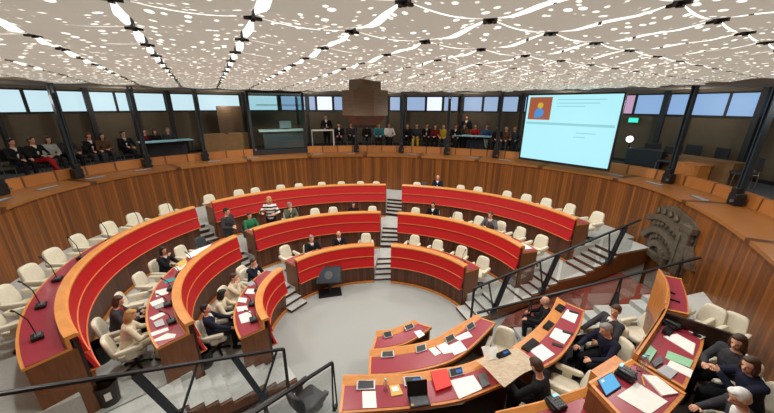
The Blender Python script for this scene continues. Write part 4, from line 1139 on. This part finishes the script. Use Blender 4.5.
bm = B(); tube(bm, [(0, -.08, .95), (0, -.09, .95)], .11, 16); link_mesh('lens', bm, 'lamp', o)
p, n = hit(633, 117, 3.4); o = thing('exit_light', 'small green emergency light above the spotlight, right of the screen', 'light', (p.x, p.y, 4.3), facing(n))
bm = B(); box(bm, (0, 0, 0), (.34, .08, .2), 0, .01); link_mesh('housing', bm, 'dgrey', o); bm = B(); box(bm, (0, -.045, 0), (.3, .01, .16)); link_mesh('lit_panel', bm, 'exit', o)
# bronze relief on the wall
p, n = hit(672, 236, 0.0)
RZ_ = math.atan2(n.y, n.x) - PI / 2
zc = 4.8 + ray(672, 236)[2] * p.length / Vector(ray(672, 236)[:2]).length
t = thing('bronze_relief', 'dark bronze wall relief of stacked arches beside the staircase', 'sculpture', (p.x, p.y, zc), RZ_)
def arch(bm, c, r, w, dep, a0, a1, y, seg=14):
    rings = []
    for i in range(seg + 1):
        a = a0 + (a1 - a0) * i / seg; ca, sa = math.cos(a), math.sin(a)
        rings.append([bm.verts.new((c[0] + rr * ca, yy, c[1] + rr * sa)) for rr, yy in ((r - w / 2, y), (r + w / 2, y), (r + w / 2, y - dep), (r - w / 2, y - dep))])
    for u_, v_ in zip(rings, rings[1:]):
        for k in range(4): bm.faces.new((u_[k], u_[(k + 1) % 4], v_[(k + 1) % 4], v_[k]))
    bm.faces.new(rings[0]); bm.faces.new(rings[-1][::-1])
bm = B()
pts = [(-.62, -.62), (.55, -.62), (.6, .5), (.35, .62), (-.1, .72), (-.45, .6), (-.62, .1)]
va = [bm.verts.new((x, -.01, z)) for x, z in pts]; vb = [bm.verts.new((x, -.05, z)) for x, z in pts]
bm.faces.new(va); bm.faces.new(vb[::-1])
for i in range(len(pts)): bm.faces.new((va[i], va[(i + 1) % 7], vb[(i + 1) % 7], vb[i]))
link_mesh('back_plate', bm, 'bronze', t)
for r in (.26, .56, .86):
    bm = B(); arch(bm, (-.12, -.48), r, .13, .10, .25, PI - .35 if r < .8 else PI - .9, -.05); link_mesh('arch_band', bm, 'bronze', t)
random.seed(3)
for r, cnt in ((.41, 9), (.71, 12), (.98, 12)):
    for k in range(cnt):
        a = .5 + (PI - 1.2) * k / (cnt - 1); x, z = -.12 + r * math.cos(a), -.48 + r * math.sin(a)
        if abs(x) > .56 or z > .62: continue
        bm = B(); ellipsoid(bm, (x, -.08, z), (.035 + random.random() * .02, .035, .06), None, 8, 6); tube(bm, [(x, -.085, z + .04), (x, -.085, z + .09)], [.03, .02], 6); link_mesh('carved_figure', bm, 'bronze', t)
bm = B(); box(bm, (.44, -.11, .0), (.22, .10, 1.1), 0, .015); box(bm, (.44, -.12, .46), (.32, .13, .14), 0, .015); box(bm, (.36, -.165, -.1), (.06, .03, .8)); link_mesh('pier', bm, 'bronze', t)
bm = B(); box(bm, (-.1, -.12, -.52), (.5, .12, .16), .0, .02); box(bm, (.05, -.14, -.36), (.14, .1, .2), 0, .02); link_mesh('base_block', bm, 'bronze', t)
t.scale = (1.5, 1.1, 1.12)

#@@PEOPLE
# ------------------------------------------------------------------ people
SK = [mat('skin_%d' % i, rgb(*c), .55, .04, 20) for i, c in enumerate(((212, 160, 132), (196, 140, 112), (224, 176, 150)))]
CL = {}
def cloth(name, c):
    if name not in CL: CL[name] = mat('cloth_' + name, rgb(*c), .85, .12, 18, spec=.2)
    return CL[name]
for nm_, c in dict(navy=(30, 34, 52), black=(26, 26, 30), charcoal=(58, 58, 62), grey=(96, 96, 98), cream=(216, 204, 176), white=(226, 224, 220), green=(48, 122, 84), maroon=(110, 34, 40), red=(160, 36, 36), teal=(60, 130, 140), yellow=(190, 160, 50), olive=(96, 100, 80), brown=(96, 70, 52), lightgrey=(170, 180, 176), blue=(60, 80, 120), jeans=(54, 66, 92)).items(): cloth(nm_, c)
def stripes():
    m, nt, b = nodes('cloth_striped'); tc = N(nt, 'ShaderNodeTexCoord'); wv = N(nt, 'ShaderNodeTexWave', bands_direction='Z', i_Scale=2.6)
    nt.links.new(tc.outputs['Object'], wv.inputs['Vector']); rp = N(nt, 'ShaderNodeValToRGB'); rp.color_ramp.interpolation = 'CONSTANT'
    rp.color_ramp.elements[0].color = rgb(30, 28, 32); rp.color_ramp.elements[1].color = rgb(230, 226, 220); rp.color_ramp.elements[1].position = .4
    nt.links.new(wv.outputs['Fac'], rp.inputs[0]); nt.links.new(rp.outputs[0], b.inputs['Base Color']); b.inputs['Roughness'].default_value = .85; return m
CL['striped'] = stripes()
HR = {k: mat('hair_' + k, rgb(*c), .6, .2, 30) for k, c in dict(black=(26, 22, 20), brown=(66, 44, 30), blonde=(176, 132, 80), grey=(130, 126, 122), white=(222, 222, 220), auburn=(92, 40, 26)).items()}
EYE = mat('eye_dark', rgb(30, 24, 22), .3, .02); LIP = mat('lips', rgb(150, 80, 74), .5, .04)
def capsule(bm, a, b, ra, rb, seg=10):
    a, b = Vector(a), Vector(b); d = b - a; L = d.length
    if L < 1e-5: ellipsoid(bm, a, (ra,) * 3, None, seg, 6); return
    d /= L; x = d.orthogonal().normalized(); y = d.cross(x); rings = []
    for cen, r, rng in ((a, ra, (-80, -55, -25, 0)), (b, rb, (0, 25, 55, 80))):
        for ang in rng:
            q = math.radians(ang); c = cen + d * (r * math.sin(q)); rr = r * math.cos(q)
            rings.append([bm.verts.new(c + (x * math.cos(2 * PI * k / seg) + y * math.sin(2 * PI * k / seg)) * rr) for k in range(seg)])
    for r0, r1 in zip(rings, rings[1:]):
        for k in range(seg): bm.faces.new((r0[k], r0[(k + 1) % seg], r1[(k + 1) % seg], r1[k]))
    bm.faces.new(rings[0][::-1]); bm.faces.new(rings[-1])
def eloft(bm, secs, seg=14):
    """closed tube through elliptical sections (centre, right axis, fwd axis, rx, ry)"""
    rings = [[bm.verts.new(c + X * (rx * math.cos(2 * PI * k / seg)) + Y * (ry * math.sin(2 * PI * k / seg))) for k in range(seg)] for c, X, Y, rx, ry in secs]
    for r0, r1 in zip(rings, rings[1:]):
        for k in range(seg): bm.faces.new((r0[k], r0[(k + 1) % seg], r1[(k + 1) % seg], r1[k]))
    bm.faces.new(rings[0][::-1]); bm.faces.new(rings[-1])
def remesh(bm, vox, it=4):
    bmesh.ops.recalc_face_normals(bm, faces=bm.faces)
    me = bpy.data.meshes.new('tmp'); bm.to_mesh(me); bm.free(); ob = bpy.data.objects.new('tmp', me)
    tmp_scene.collection.objects.link(ob)
    r = ob.modifiers.new('r', 'REMESH'); r.mode = 'VOXEL'; r.voxel_size = vox; r.use_smooth_shade = True
    s = ob.modifiers.new('s', 'SMOOTH'); s.factor = .5; s.iterations = it
    vl = tmp_scene.view_layers[0]; vl.update(); dg = vl.depsgraph
    out = bpy.data.meshes.new_from_object(ob.evaluated_get(dg)); tmp_scene.collection.objects.unlink(ob); bpy.data.objects.remove(ob); bpy.data.meshes.remove(me)
    b2 = B(); b2.from_mesh(out); bpy.data.meshes.remove(out); return b2
tmp_scene = bpy.data.scenes.new('workshop')
def elbow(S, Hn, l1, l2, hint):
    d = Hn - S; L = min(d.length, (l1 + l2) * .985); u = d.normalized(); Hn = S + u * L
    a = (l1 * l1 - l2 * l2 + L * L) / (2 * L); h = math.sqrt(max(0, l1 * l1 - a * a)); w = hint - u * hint.dot(u); w.normalize()
    return S + u * a + w * h, Hn
def person(label, loc, rz, sit=True, lean=6, hands=None, head=(0, 0), top='navy', shirt='white', tie=None, legs='black', hair='brown', style='short', skin=0, vox=.014, group=None, sc=1., open_jacket=True, fem=False, cross=False):
    X = Vector((1, 0, 0)); Z = Vector((0, 0, 1))
    pel = Vector((0, -.06 if sit else 0, .58 if sit else .93)); R = Matrix.Rotation(math.radians(-lean), 3, 'X')
    T = lambda x, y, z: pel + R @ Vector((x, y, z))
    Yt = R @ Vector((0, 1, 0))
    shw = .165 if fem else .185
    neck, hd = T(0, .005, .50), T(0, .03, .66)
    Rh = Matrix.Rotation(math.radians(head[0]), 3, 'Z') @ Matrix.Rotation(math.radians(head[1] - lean * .4), 3, 'X')
    Hh = lambda x, y, z: hd + Rh @ Vector((x, y, z))
    sh = [T(s * shw, 0, .435) for s in (-1, 1)]
    if hands is None: hands = [(-.14, .34, .72), (.14, .34, .72)] if sit else [(-.25, .06, .80), (.25, .06, .80)]
    el, wr = [], []
    for s, S, h in zip((-1, 1), sh, hands):
        e, w_ = elbow(S, Vector(h), .29, .26, Vector((s * .6, -.5, -.6))); el.append(e); wr.append(w_)
    if sit:
        hip = [Vector((s * .09, -.04, .56)) for s in (-1, 1)]; kn = [Vector((s * .12, .40, .55)) for s in (-1, 1)]; an = [Vector((s * .12, .38, .10)) for s in (-1, 1)]
        if cross: kn[1] = Vector((-.02, .40, .62)); an[1] = Vector((-.12, .52, .26))
    else:
        hip = [Vector((s * .09, 0, .90)) for s in (-1, 1)]; kn = [Vector((s * .10, .02, .49)) for s in (-1, 1)]; an = [Vector((s * .11, -.02, .09)) for s in (-1, 1)]
    wst = .125 if fem else .145
    def torso(bm, g, z0=-.08):
        eloft(bm, [(T(0, 0, z0), X, Yt, .13 + g, .09 + g), (T(0, 0, .0), X, Yt, .155 + g, .11 + g), (T(0, 0, .16), X, Yt, wst + g, .10 + g), (T(0, .01, .32), X, Yt, .16 + g, .115 + g), (T(0, 0, .43), X, Yt, .155 + g, .095 + g), (T(0, 0, .485), X, Yt, .075 + g, .06 + g)])
    def arms(bm, g, wrist=True):
        for k in (0, 1):
            capsule(bm, T((-1, 1)[k] * .12, 0, .43), sh[k], .055 + g, .058 + g); capsule(bm, sh[k], el[k], .052 + g, .042 + g); capsule(bm, el[k], wr[k], .041 + g, .029 + g)
    def legsf(bm, g):
        for k in (0, 1):
            capsule(bm, hip[k], kn[k], .085 + g, .06 + g); capsule(bm, kn[k], an[k], .056 + g, .038 + g)
        capsule(bm, hip[0], hip[1], .09 + g, .09 + g)
    # body
    bm = B(); torso(bm, 0); arms(bm, 0); legsf(bm, 0)
    capsule(bm, T(0, 0, .46), Hh(0, -.015, -.05), .055, .05)
    ellipsoid(bm, Hh(0, -.008, .025), (.074, .094, .095), Rh); ellipsoid(bm, Hh(0, .022, -.04), (.055, .065, .07), Rh); ellipsoid(bm, Hh(0, .05, -.085), (.03, .03, .025), Rh)
    capsule(bm, Hh(0, .082, .012), Hh(0, .104, -.022), .011, .016, 8)
    for s in (-1, 1): ellipsoid(bm, Hh(s * .076, -.008, .0), (.012, .022, .034), Rh, 8, 6)
    hdir = []
    for k in (0, 1):
        d = (wr[k] - el[k]).normalized(); lat = d.cross(Z)
        if lat.length < .2: lat = X.copy()
        lat.normalize(); dn = d.cross(lat).normalized()
        if dn.z > 0: dn = -dn
        hdir.append((d, lat, dn)); rot = Matrix((lat, d, dn)).transposed()
        ellipsoid(bm, wr[k] + d * .055, (.04, .055, .018), rot, 10, 8)
        capsule(bm, an[k] + Vector((0, -.03, -.05)), an[k] + Vector((0, .14, -.065)), .035, .03)
    bm = remesh(bm, vox)
    for k in (0, 1):
        d, lat, dn = hdir[k]; s = (1, -1)[k]
        for j, l in enumerate((.062, .074, .07, .054)):
            b0 = wr[k] + d * .075 + lat * ((j - 1.5) * .019); b1 = b0 + (d * .9 + dn * .3) * l * .6; b2 = b1 + (d * .55 + dn * .8) * l * .5
            capsule(bm, b0, b1, .0105, .0095, 7); capsule(bm, b1, b2, .0095, .0075, 7)
        t0 = wr[k] + d * .03 + lat * (.03 * s); t1 = t0 + (d * .6 + lat * .7 * s).normalized() * .042; capsule(bm, t0, t1, .014, .011, 7); capsule(bm, t1, t1 + (d * .95 + lat * .1 * s).normalized() * .032, .011, .009, 7)
    for f in bm.faces: f.material_index = 0
    n0 = len(bm.faces)
    for s in (-1, 1): ellipsoid(bm, Hh(s * .031, .078, .012), (.011, .009, .007), Rh, 8, 6)
    bm.faces.ensure_lookup_table()
    for f in bm.faces[n0:]: f.material_index = 1
    n0 = len(bm.faces); ellipsoid(bm, Hh(0, .083, -.062), (.022, .008, .007), Rh, 8, 6); bm.faces.ensure_lookup_table()
    for f in bm.faces[n0:]: f.material_index = 2
    root = link_mesh('person', bm, [SK[skin], EYE, LIP], None, True)
    root.location = loc; root.rotation_euler = (0, 0, rz); root.scale = (sc,) * 3; tag(root, label, 'person', group)
    # clothes and hair
    bm = B(); torso(bm, .016, -.10); arms(bm, .014); bm = remesh(bm, vox); link_mesh('jacket' if open_jacket else 'sweater', bm, CL[top], root, True)
    bm = B(); legsf(bm, .014); bm = remesh(bm, vox); link_mesh('trousers', bm, CL[legs], root, True)
    for k in (0, 1):
        bm = B(); f = an[k]; ellipsoid(bm, f + Vector((0, .05, -.06)), (.05, .135, .04)); ellipsoid(bm, f + Vector((0, -.02, -.03)), (.045, .06, .06)); bm = remesh(bm, .016); link_mesh('shoe', bm, 'black', root, True)
    if open_jacket:
        bm = B(); eloft(bm, [(T(0, .105, .14), X, Yt, .012, .02), (T(0, .115, .28), X, Yt, .038, .025), (T(0, .085, .42), X, Yt, .05, .03), (T(0, .045, .49), X, Yt, .058, .05)], 10); link_mesh('shirt', bm, CL[shirt], root, True)
        if tie:
            bm = B(); eloft(bm, [(T(0, .128, .16), X, Yt, .014, .012), (T(0, .14, .26), X, Yt, .024, .012), (T(0, .112, .43), X, Yt, .016, .014), (T(0, .1, .46), X, Yt, .018, .014)], 8); link_mesh('necktie', bm, CL[tie], root, True)
    else:
        bm = B(); eloft(bm, [(T(0, .0, .47), X, Yt, .085, .075), (T(0, .0, .505), X, Yt, .07, .066)], 14); link_mesh('collar', bm, CL[top], root, True)
    bm = B()
    if style == 'bald':
        ellipsoid(bm, Hh(0, -.03, -.01), (.082, .08, .045), Rh)
    else:
        ellipsoid(bm, Hh(0, -.022, .036), (.084, .096, .098), Rh); ellipsoid(bm, Hh(0, -.045, -.015), (.078, .065, .07), Rh)
        ellipsoid(bm, Hh(.01, .03, .098), (.06, .055, .03), Rh)
    if style in ('bob', 'long'):
        for s in (-1, 1): ellipsoid(bm, Hh(s * .068, -.015, -.045), (.03, .062, .105), Rh)
        ellipsoid(bm, Hh(0, -.07, -.05), (.08, .05, .12), Rh)
    if style == 'long': ellipsoid(bm, Hh(0, -.085, -.15), (.095, .05, .13), Rh)
    if style == 'curly':
        rr = random.Random(5)
        for _ in range(26):
            a, e = rr.uniform(0, 2 * PI), rr.uniform(-.7, 1.5); q = Vector((math.cos(a) * math.cos(e) * .095, math.sin(a) * math.cos(e) * .095 - .03, math.sin(e) * .1 + .02))
            if q.y > .045 and q.z < .07: continue
            ellipsoid(bm, Hh(*q), (.035, .035, .035), Rh, 8, 6)
    bm = remesh(bm, .012, 2); link_mesh('hair', bm, HR[hair], root, True)
    return root
def recolor(p, top=None, legs=None, hair=None, skin=None):
    if skin is not None: setmat(p, SK[skin])
    for c in p.children:
        n = c.name.split('.')[0]
        if n in ('jacket', 'sweater', 'collar') and top: setmat(c, CL[top])
        if n == 'shirt' and top and top not in ('black', 'navy'): setmat(c, CL[top])
        if n == 'trousers' and legs: setmat(c, CL[legs])
        if n == 'hair' and hair: setmat(c, HR[hair])
def sit_at_row(r, px, py, label, chair='cream', zoff=1.2, **kw):
    """seated behind row r with the head at the pixel"""
    sc = row_scale(px, r) + .03; q = at(px, py, LV[r] + zoff * sc).xy; d, n, p = nearest_normal(r, q)
    want = min(max((q - p).dot(n), .5), .9); c = q + n * (want - (q - p).dot(n)); rz = facing(-n)
    turn = kw.pop('turn', 0)
    person(label, (c.x, c.y, LV[r] + .0), rz + turn, True, sc=sc, **kw)
    if chair: chair_at((c.x, c.y, LV[r]), rz + turn, chair_label(label, chair), None, chair, sc)
    return c
def chair_label(label, kind):
    w_ = {'cream': 'cream swivel chair', 'grey': 'dark grey swivel chair', 'maroon': 'maroon chair'}[kind]
    s = w_ + ' under the ' + label.split(',')[0]
    return ' '.join(s.split()[:16])
DESKH = lambda x, y, z=.71: (x, y, z)
up = [(-.16, .38, .76), (.16, .38, .76)]
chin = [(-.14, .36, .76), (.06, .2, 1.06)]
# left wing
sit_at_row(2, 162.7, 254, 'dark-haired person in a black jacket, hand at chin, upper seat of the left wing', hands=chin, top='black', hair='black', style='bob', head=(-20, 0), skin=1, fem=True)
sit_at_row(2, 113.5, 306, 'dark-haired person in dark jacket and red scarf, behind the cream-jacketed person', top='charcoal', shirt='red', tie='red', hair='brown', style='bob', lean=12, hands=up, head=(-25, -10), fem=True)
sit_at_row(2, 124, 321, 'person with light brown hair in a cream jacket, nearest on the left wing', top='cream', shirt='cream', hair='blonde', style='bob', lean=14, hands=[(-.1, .42, .78), (.18, .42, .78)], legs='cream', vox=.011, head=(-10, -15), fem=True)
sit_at_row(1, 252, 264, 'man in navy suit and white shirt, at the aisle end of the front left wing', hands=chin, top='navy', tie='blue', hair='brown', lean=10)
sit_at_row(1, 232.7, 280, 'person in a beige jacket, second from the aisle on the front left wing', top='cream', shirt='white', hair='brown', hands=chin, legs='cream', lean=8)
sit_at_row(1, 219.6, 297, 'black-haired person in a pale top, between the beige jacket and the navy suit', top='cream', open_jacket=False, hair='black', style='bob', legs='black', lean=10, hands=up, fem=True, head=(20, -10))
sit_at_row(1, 212, 311, 'large man in navy suit, nearest seat of the front left wing', top='navy', shirt='white', hair='black', lean=-6, head=(-10, 8), hands=[(-.2, .34, .74), (.2, .34, .70)], vox=.011)
# left-centre block
sit_at_row(2, 249.6, 218, 'person in a green sweater on a dark chair, aisle end of the middle row', 'grey', top='green', open_jacket=False, hair='brown', lean=4)
q = at(273, 203, LV[2] + 1.36).xy; d_, n_, p_ = nearest_normal(2, q); c_ = p_ + n_ * .72
person('standing blonde woman in a black and white striped top, gesturing', (c_.x, c_.y, LV[2]), facing(-n_) - .5, False, 3, [(-.2, .34, 1.16), (.22, .36, 1.2)], (-30, 0), 'striped', open_jacket=False, hair='blonde', style='bob', legs='black', fem=True, sc=.84)
sit_at_row(2, 289.5, 207, 'seated person in an olive jacket, just right of the striped woman', top='olive', shirt='white', hair='grey', hands=chin, head=(35, 0))
sit_at_row(2, 353.4, 205.5, 'dark-haired person in black, alone in the middle row left of the central aisle', top='black', open_jacket=False, hair='black', style='long', fem=True, lean=10)
sit_at_row(1, 311.5, 240, 'man in dark suit, left of two in the front left-centre row', top='black', tie='black', hair='grey', hands=up, lean=6)
sit_at_row(1, 339, 235.5, 'bald man in dark suit and white shirt, right of two in front left-centre row', top='black', shirt='white', hair='grey', style='bald', hands=up, lean=4)
c_ = at(225.5, 213, LV[2] + 1.3)
person('standing man in a charcoal suit in the left aisle', (c_.x, c_.y, LV[2]), -1.9, False, 2, [(.0, .3, 1.12), (.16, .34, 1.1)], (10, -5), 'charcoal', shirt='charcoal', hair='black', legs='charcoal', sc=.82)
# right block
sit_at_row(3, 438, 177, 'bald man in dark suit beside a dark empty chair, rear right row', top='navy', shirt='white', hair='grey', style='bald', hands=up)
c_, rz_ = seat_spot(3, 429, 177.5); chair_at((c_.x, c_.y, LV[3]), rz_, 'dark grey empty swivel chair left of the bald man, rear right row', None, 'grey', row_scale(429))
sit_at_row(2, 433.5, 204.5, 'dark-haired person in black in the middle right row near the aisle', top='black', shirt='white', hair='black', lean=10)
sit_at_row(2, 491, 214.5, 'man in grey suit with raised hand, middle right row', top='grey', shirt='white', tie='maroon', hair='brown', hands=[(-.16, .2, 1.06), (.16, .36, .76)])
# dark chair and extras on the left
c_, rz_ = seat_spot(2, 196.5, 243); chair_at((c_.x, c_.y, LV[2]), rz_, 'dark grey empty swivel chair at the aisle end of the middle left wing', None, 'grey', row_scale(196, 2))
# front right
def free(px, py, z, zf, rz, label, chair='cream', gap=1.2, **kw):
    sc = kw.setdefault('sc', .8 if zf == LP else .9); h = at(px, py, zf + gap * sc); fw = Vector((-math.sin(rz), math.cos(rz)))
    c = h.xy - fw * kw.pop('lead', .06)
    person(label, (c.x, c.y, zf), rz, **kw)
    if chair: chair_at((c.x, c.y, zf), rz, chair_label(label, chair), None, chair, sc)
    return c
bald = at(547.5, 300, 1.0)
person('bald man in dark suit, seated left of the small curved desk with papers', (bald.x, bald.y, -.0), 1.2, True, 6, [(-.34, .38, .82), (.2, .3, .72)], (0, 5), 'black', shirt='black', hair='grey', style='bald', vox=.011, sc=.82)
chair_at((bald.x, bald.y, 0), 1.2, 'dark grey swivel chair under the bald man left of the small curved desk', None, 'grey', .82)
free(532.5, 366, 0, PF, .75, 'man in black jacket reading the tan newspaper, back to the camera', gap=1.12, lean=16, hands=[(-.2, .46, .86), (.2, .44, .86)], head=(-15, -30), top='black', shirt='black', hair='brown', vox=.010, lead=.2)
free(610, 310, 0, PF, 1.75, 'man in grey suit with dark hair, behind the navy-suited man', gap=1.22, lean=-10, hands=[(-.2, .28, .74), (.18, .32, .74)], head=(20, -8), top='charcoal', shirt='white', tie='charcoal', hair='brown', vox=.010, lead=0.)
free(603, 330, 0, PF, 1.75, 'man in navy suit leaning towards the desk, nearer of two', gap=1.16, lean=16, hands=[(-.2, .5, .78), (.2, .42, .74)], head=(-10, -14), top='navy', shirt='navy', hair='grey', vox=.010, lead=.2)
# presidium
free(736, 341, 0, LP, 1.75, 'dark-haired woman in dark jacket facing left at the presidium', gap=1.2, lean=4, hands=[(-.06, .34, .84), (.08, .34, .84)], head=(10, -8), top='charcoal', shirt='charcoal', hair='brown', style='long', vox=.009, fem=True, lead=.05)
free(739, 363, 0, LP, 1.35, 'brown-haired person in dark navy jacket gesturing with joined hands', gap=1.16, lean=14, hands=[(-.02, .42, 1.02), (.10, .42, 1.0)], head=(25, 0), top='navy', open_jacket=False, hair='brown', style='bob', vox=.009, fem=True, lead=.2)
free(729, 396, 0, LP, 1.3, 'white-haired man in dark jacket at the bottom right corner', gap=1.14, lean=16, hands=[(-.16, .38, .78), (.16, .36, .8)], head=(5, -20), top='charcoal', shirt='white', hair='white', style='short', vox=.009, lead=.2)
# empty chairs on the right
for px, py, zf, rz, lb, kd in ((503, 346, .0, 2.6, 'empty cream chair left of the small curved desk with papers', 'cream'), (568, 376, PF, 1.0, 'empty cream chair right of the reading man', 'cream'), (553, 393, PF, .9, 'empty cream chair just behind the reading man', 'cream'),
                               (706, 312, LP, 1.9, 'empty cream chair behind the desk nearest the bronze relief', 'cream'), (729, 321, LP, 2.0, 'empty cream chair just behind the dark divider', 'cream'), (641, 324, PF, 1.8, 'empty cream chair behind the grey-suited man', 'cream'),
                               (391, 345, 0, .1, 'maroon low chair at the smallest front desk', 'maroon'), (311, 391, 0, -.6, 'dark chair seen through the glass of the bottom centre railing', 'grey')):
    p = at(px, py, zf + .55); chair_at((p.x, p.y, zf), rz, lb, None, kd, .72 if zf == LP else .85)
# gallery spectators: a few built in full, the rest copies in other clothes
PR = {}
def spectator(px, py, o, label, pose, top, legs, hair, skin=0, turn=0., chair=True, sc=0, dz=0):
    sc = sc or (.86 if px < 200 else .93); o = max(o, 1.85)
    p, n = on_gallery(px, py, o); rz = facing(-n) + turn
    if pose not in PR:
        spec = {'sitA': dict(sit=True, lean=4), 'sitB': dict(sit=True, lean=14, hands=[(-.06, .34, .74), (.08, .36, .74)], open_jacket=False, style='bob', fem=True), 'sitC': dict(sit=True, lean=-4, cross=True, hands=[(-.2, .2, .72), (.1, .3, .76)], head=(25, 0)),
                'stand': dict(sit=False, lean=2, hands=[(-.12, .26, 1.1), (.14, .26, 1.05)]), 'curly': dict(sit=True, lean=2, style='curly', fem=True)}[pose]
        o_ = person(label, p, rz, top=top, legs=legs, hair=hair, skin=skin, vox=.018, group='spectators in the gallery', sc=sc, **spec); PR[pose] = o_
    else:
        o_ = dup(PR[pose], p, rz, label, 'spectators in the gallery'); o_.scale = (sc,) * 3
    recolor(o_, top, legs, hair, skin)
    if chair:
        if 'gc' not in PR:
            t = thing('gallery_chair', 'dark stacking chair under the %s' % label.split(',')[0], 'chair', p, rz, 'dark chairs in the gallery'); PR['gc'] = t
            bm = B(); box(bm, (0, -.02, .45), (.46, .44, .05), 0, .015); link_mesh('seat', bm, 'dark', t)
            bm = B(); box(bm, (0, -.25, .72), (.44, .04, .34), 0, .015); link_mesh('backrest', bm, 'dark', t)
            for sx in (-1, 1):
                bm = B(); tube(bm, [(sx * .22, .18, 0), (sx * .22, .16, .45), (sx * .22, -.25, .46), (sx * .22, -.26, .0)], .013, 6); link_mesh('leg_frame', bm, 'chrome', t)
                bm = B(); tube(bm, [(sx * .2, -.24, .45), (sx * .2, -.27, .85)], .013, 6); link_mesh('back_tube', bm, 'chrome', t)
        else:
            c_ = dup(PR['gc'], p, rz, ' '.join(('dark stacking chair under the %s' % label.split(',')[0]).split()[:16]), 'dark chairs in the gallery'); c_.scale = (sc,) * 3
SPEC_L = [(8, 140, 1.8, 'spectator in black at the far left edge of the gallery', 'sitA', 'black', 'black', 'black'),
      (30, 138, 1.7, 'spectator in dark jacket and red trousers, left gallery', 'sitC', 'black', 'red', 'brown'),
      (42, 136, 2.0, 'spectator in a pale grey sweater, left gallery', 'sitB', 'lightgrey', 'charcoal', 'brown'),
      (63, 138, 2.0, 'spectator in dark clothes beside the first steel post', 'sitA', 'charcoal', 'black', 'grey'),
      (85, 130, 1.6, 'curly red-haired spectator in black, left gallery', 'curly', 'black', 'charcoal', 'auburn'),
      (98, 134, 1.7, 'spectator in brown right of the curly red-haired one', 'sitB', 'brown', 'charcoal', 'black'),
      (121, 130, 1.7, 'spectator in black and white left of the second steel post', 'sitC', 'black', 'black', 'black'),
      (143, 130, 2.5, 'spectator behind the left blue table, left of three', 'sitA', 'maroon', 'black', 'brown'),
      (152, 130, 2.5, 'spectator behind the left blue table, middle of three', 'sitB', 'black', 'black', 'black'),
      (166, 129, 2.5, 'grey-haired spectator behind the left blue table, right of three', 'sitA', 'charcoal', 'black', 'grey')]
for a in SPEC_L: spectator(*a)
spectator(325, 118, 2.2, 'standing guard in black behind the thin white table', 'stand', 'black', 'black', 'black', 1, 0, False, .95)
SPEC_C = [(338, 'black', 'black', 'black', 'first'), (350, 'charcoal', 'black', 'brown', 'second'), (366, 'black', 'charcoal', 'black', 'third'), (378, 'teal', 'black', 'brown', 'fourth'), (388, 'white', 'black', 'black', 'fifth'), (407, 'black', 'black', 'brown', 'sixth'),
      (416, 'charcoal', 'yellow', 'black', 'seventh'), (426, 'black', 'black', 'black', 'eighth'), (435, 'maroon', 'black', 'black', 'ninth'), (443, 'yellow', 'charcoal', 'brown', 'tenth'), (455, 'black', 'black', 'black', 'eleventh'),
      (464, 'brown', 'black', 'brown', 'twelfth'), (475, 'red', 'jeans', 'brown', 'thirteenth'), (486, 'blue', 'lightgrey', 'black', 'fourteenth'), (498, 'black', 'black', 'brown', 'fifteenth'), (506, 'brown', 'charcoal', 'black', 'sixteenth'), (514, 'charcoal', 'black', 'brown', 'seventeenth')]
for k, (x, tp, lg, hr, w_) in enumerate(SPEC_C):
    spectator(x, 125, (1.75, 1.9, 1.7)[k % 3] if k not in (11, 12, 13) else 2.6, '%s seated spectator from the left in the far gallery, %s top' % (w_, tp), ('sitA', 'sitC', 'sitB')[k % 3], tp, lg, hr, k % 3)
spectator(466, 116, 3.0, 'standing spectator in black behind the far blue table', 'stand', 'black', 'black', 'black', 0, 0, False, .95)
for k, (px, o_, lb) in enumerate(((655, 2.2, 'empty dark stacking chair right of the cabinet by the screen'), (672, 1.7, 'empty dark stacking chair left of the long right gallery counter'), (690, 2.9, 'empty dark stacking chair behind the left half of the long right counter'), (716, 2.9, 'empty dark stacking chair behind the right half of the long right counter'), (752, 1.9, 'empty dark stacking chair beyond the last gallery post on the right'))):
    p, n = on_gallery(px, 140, o_); dup(PR['gc'], p, facing(-n) + .6 - .3 * k, lb, 'dark chairs in the gallery')
bpy.data.scenes.remove(tmp_scene)
#@@LIGHT
# added fill spots just under the cloth ceiling, to brighten the hall
k = 0
for i in range(-12, 16):
    for j in range(-12, 14):
        if i % 4 or j % 4: continue
        q = gp(i + .5, j + .5)
        if not inside(q, -.6): continue
        l = bpy.data.lights.new('ceiling_fill', 'SPOT'); l.energy = FILL_W; l.spot_size = math.radians(165); l.spot_blend = .6; l.shadow_soft_size = .12; l.color = (1, .965, .91)
        o = bpy.data.objects.new('ceiling_fill', l); COL.objects.link(o); o.location = (q.x, q.y, CZ - .16); k += 1
n_ = len(WALL.p)
for i in range(0, n_, 14):  # added fill points round the gallery, to lift its dark walls and soffit
    if WALL.p[i].y < 3.5: continue
    q = WALL.off(i, 2.3)
    l = bpy.data.lights.new('gallery_fill', 'POINT'); l.energy = 26; l.shadow_soft_size = .1; l.color = (1, .93, .82)
    o = bpy.data.objects.new('gallery_fill', l); COL.objects.link(o); o.location = (q.x, q.y, CZ - .5)

w = bpy.data.worlds.new('world'); scn.world = w; w.use_nodes = True
w.node_tree.nodes['Background'].inputs[0].default_value = (.6, .7, .85, 1); w.node_tree.nodes['Background'].inputs[1].default_value = .3
scn.view_settings.view_transform = 'Standard'; scn.view_settings.look = 'None'
scn.view_settings.exposure = 0.0; scn.view_settings.gamma = 1.0; scn.view_settings.use_curve_mapping = False
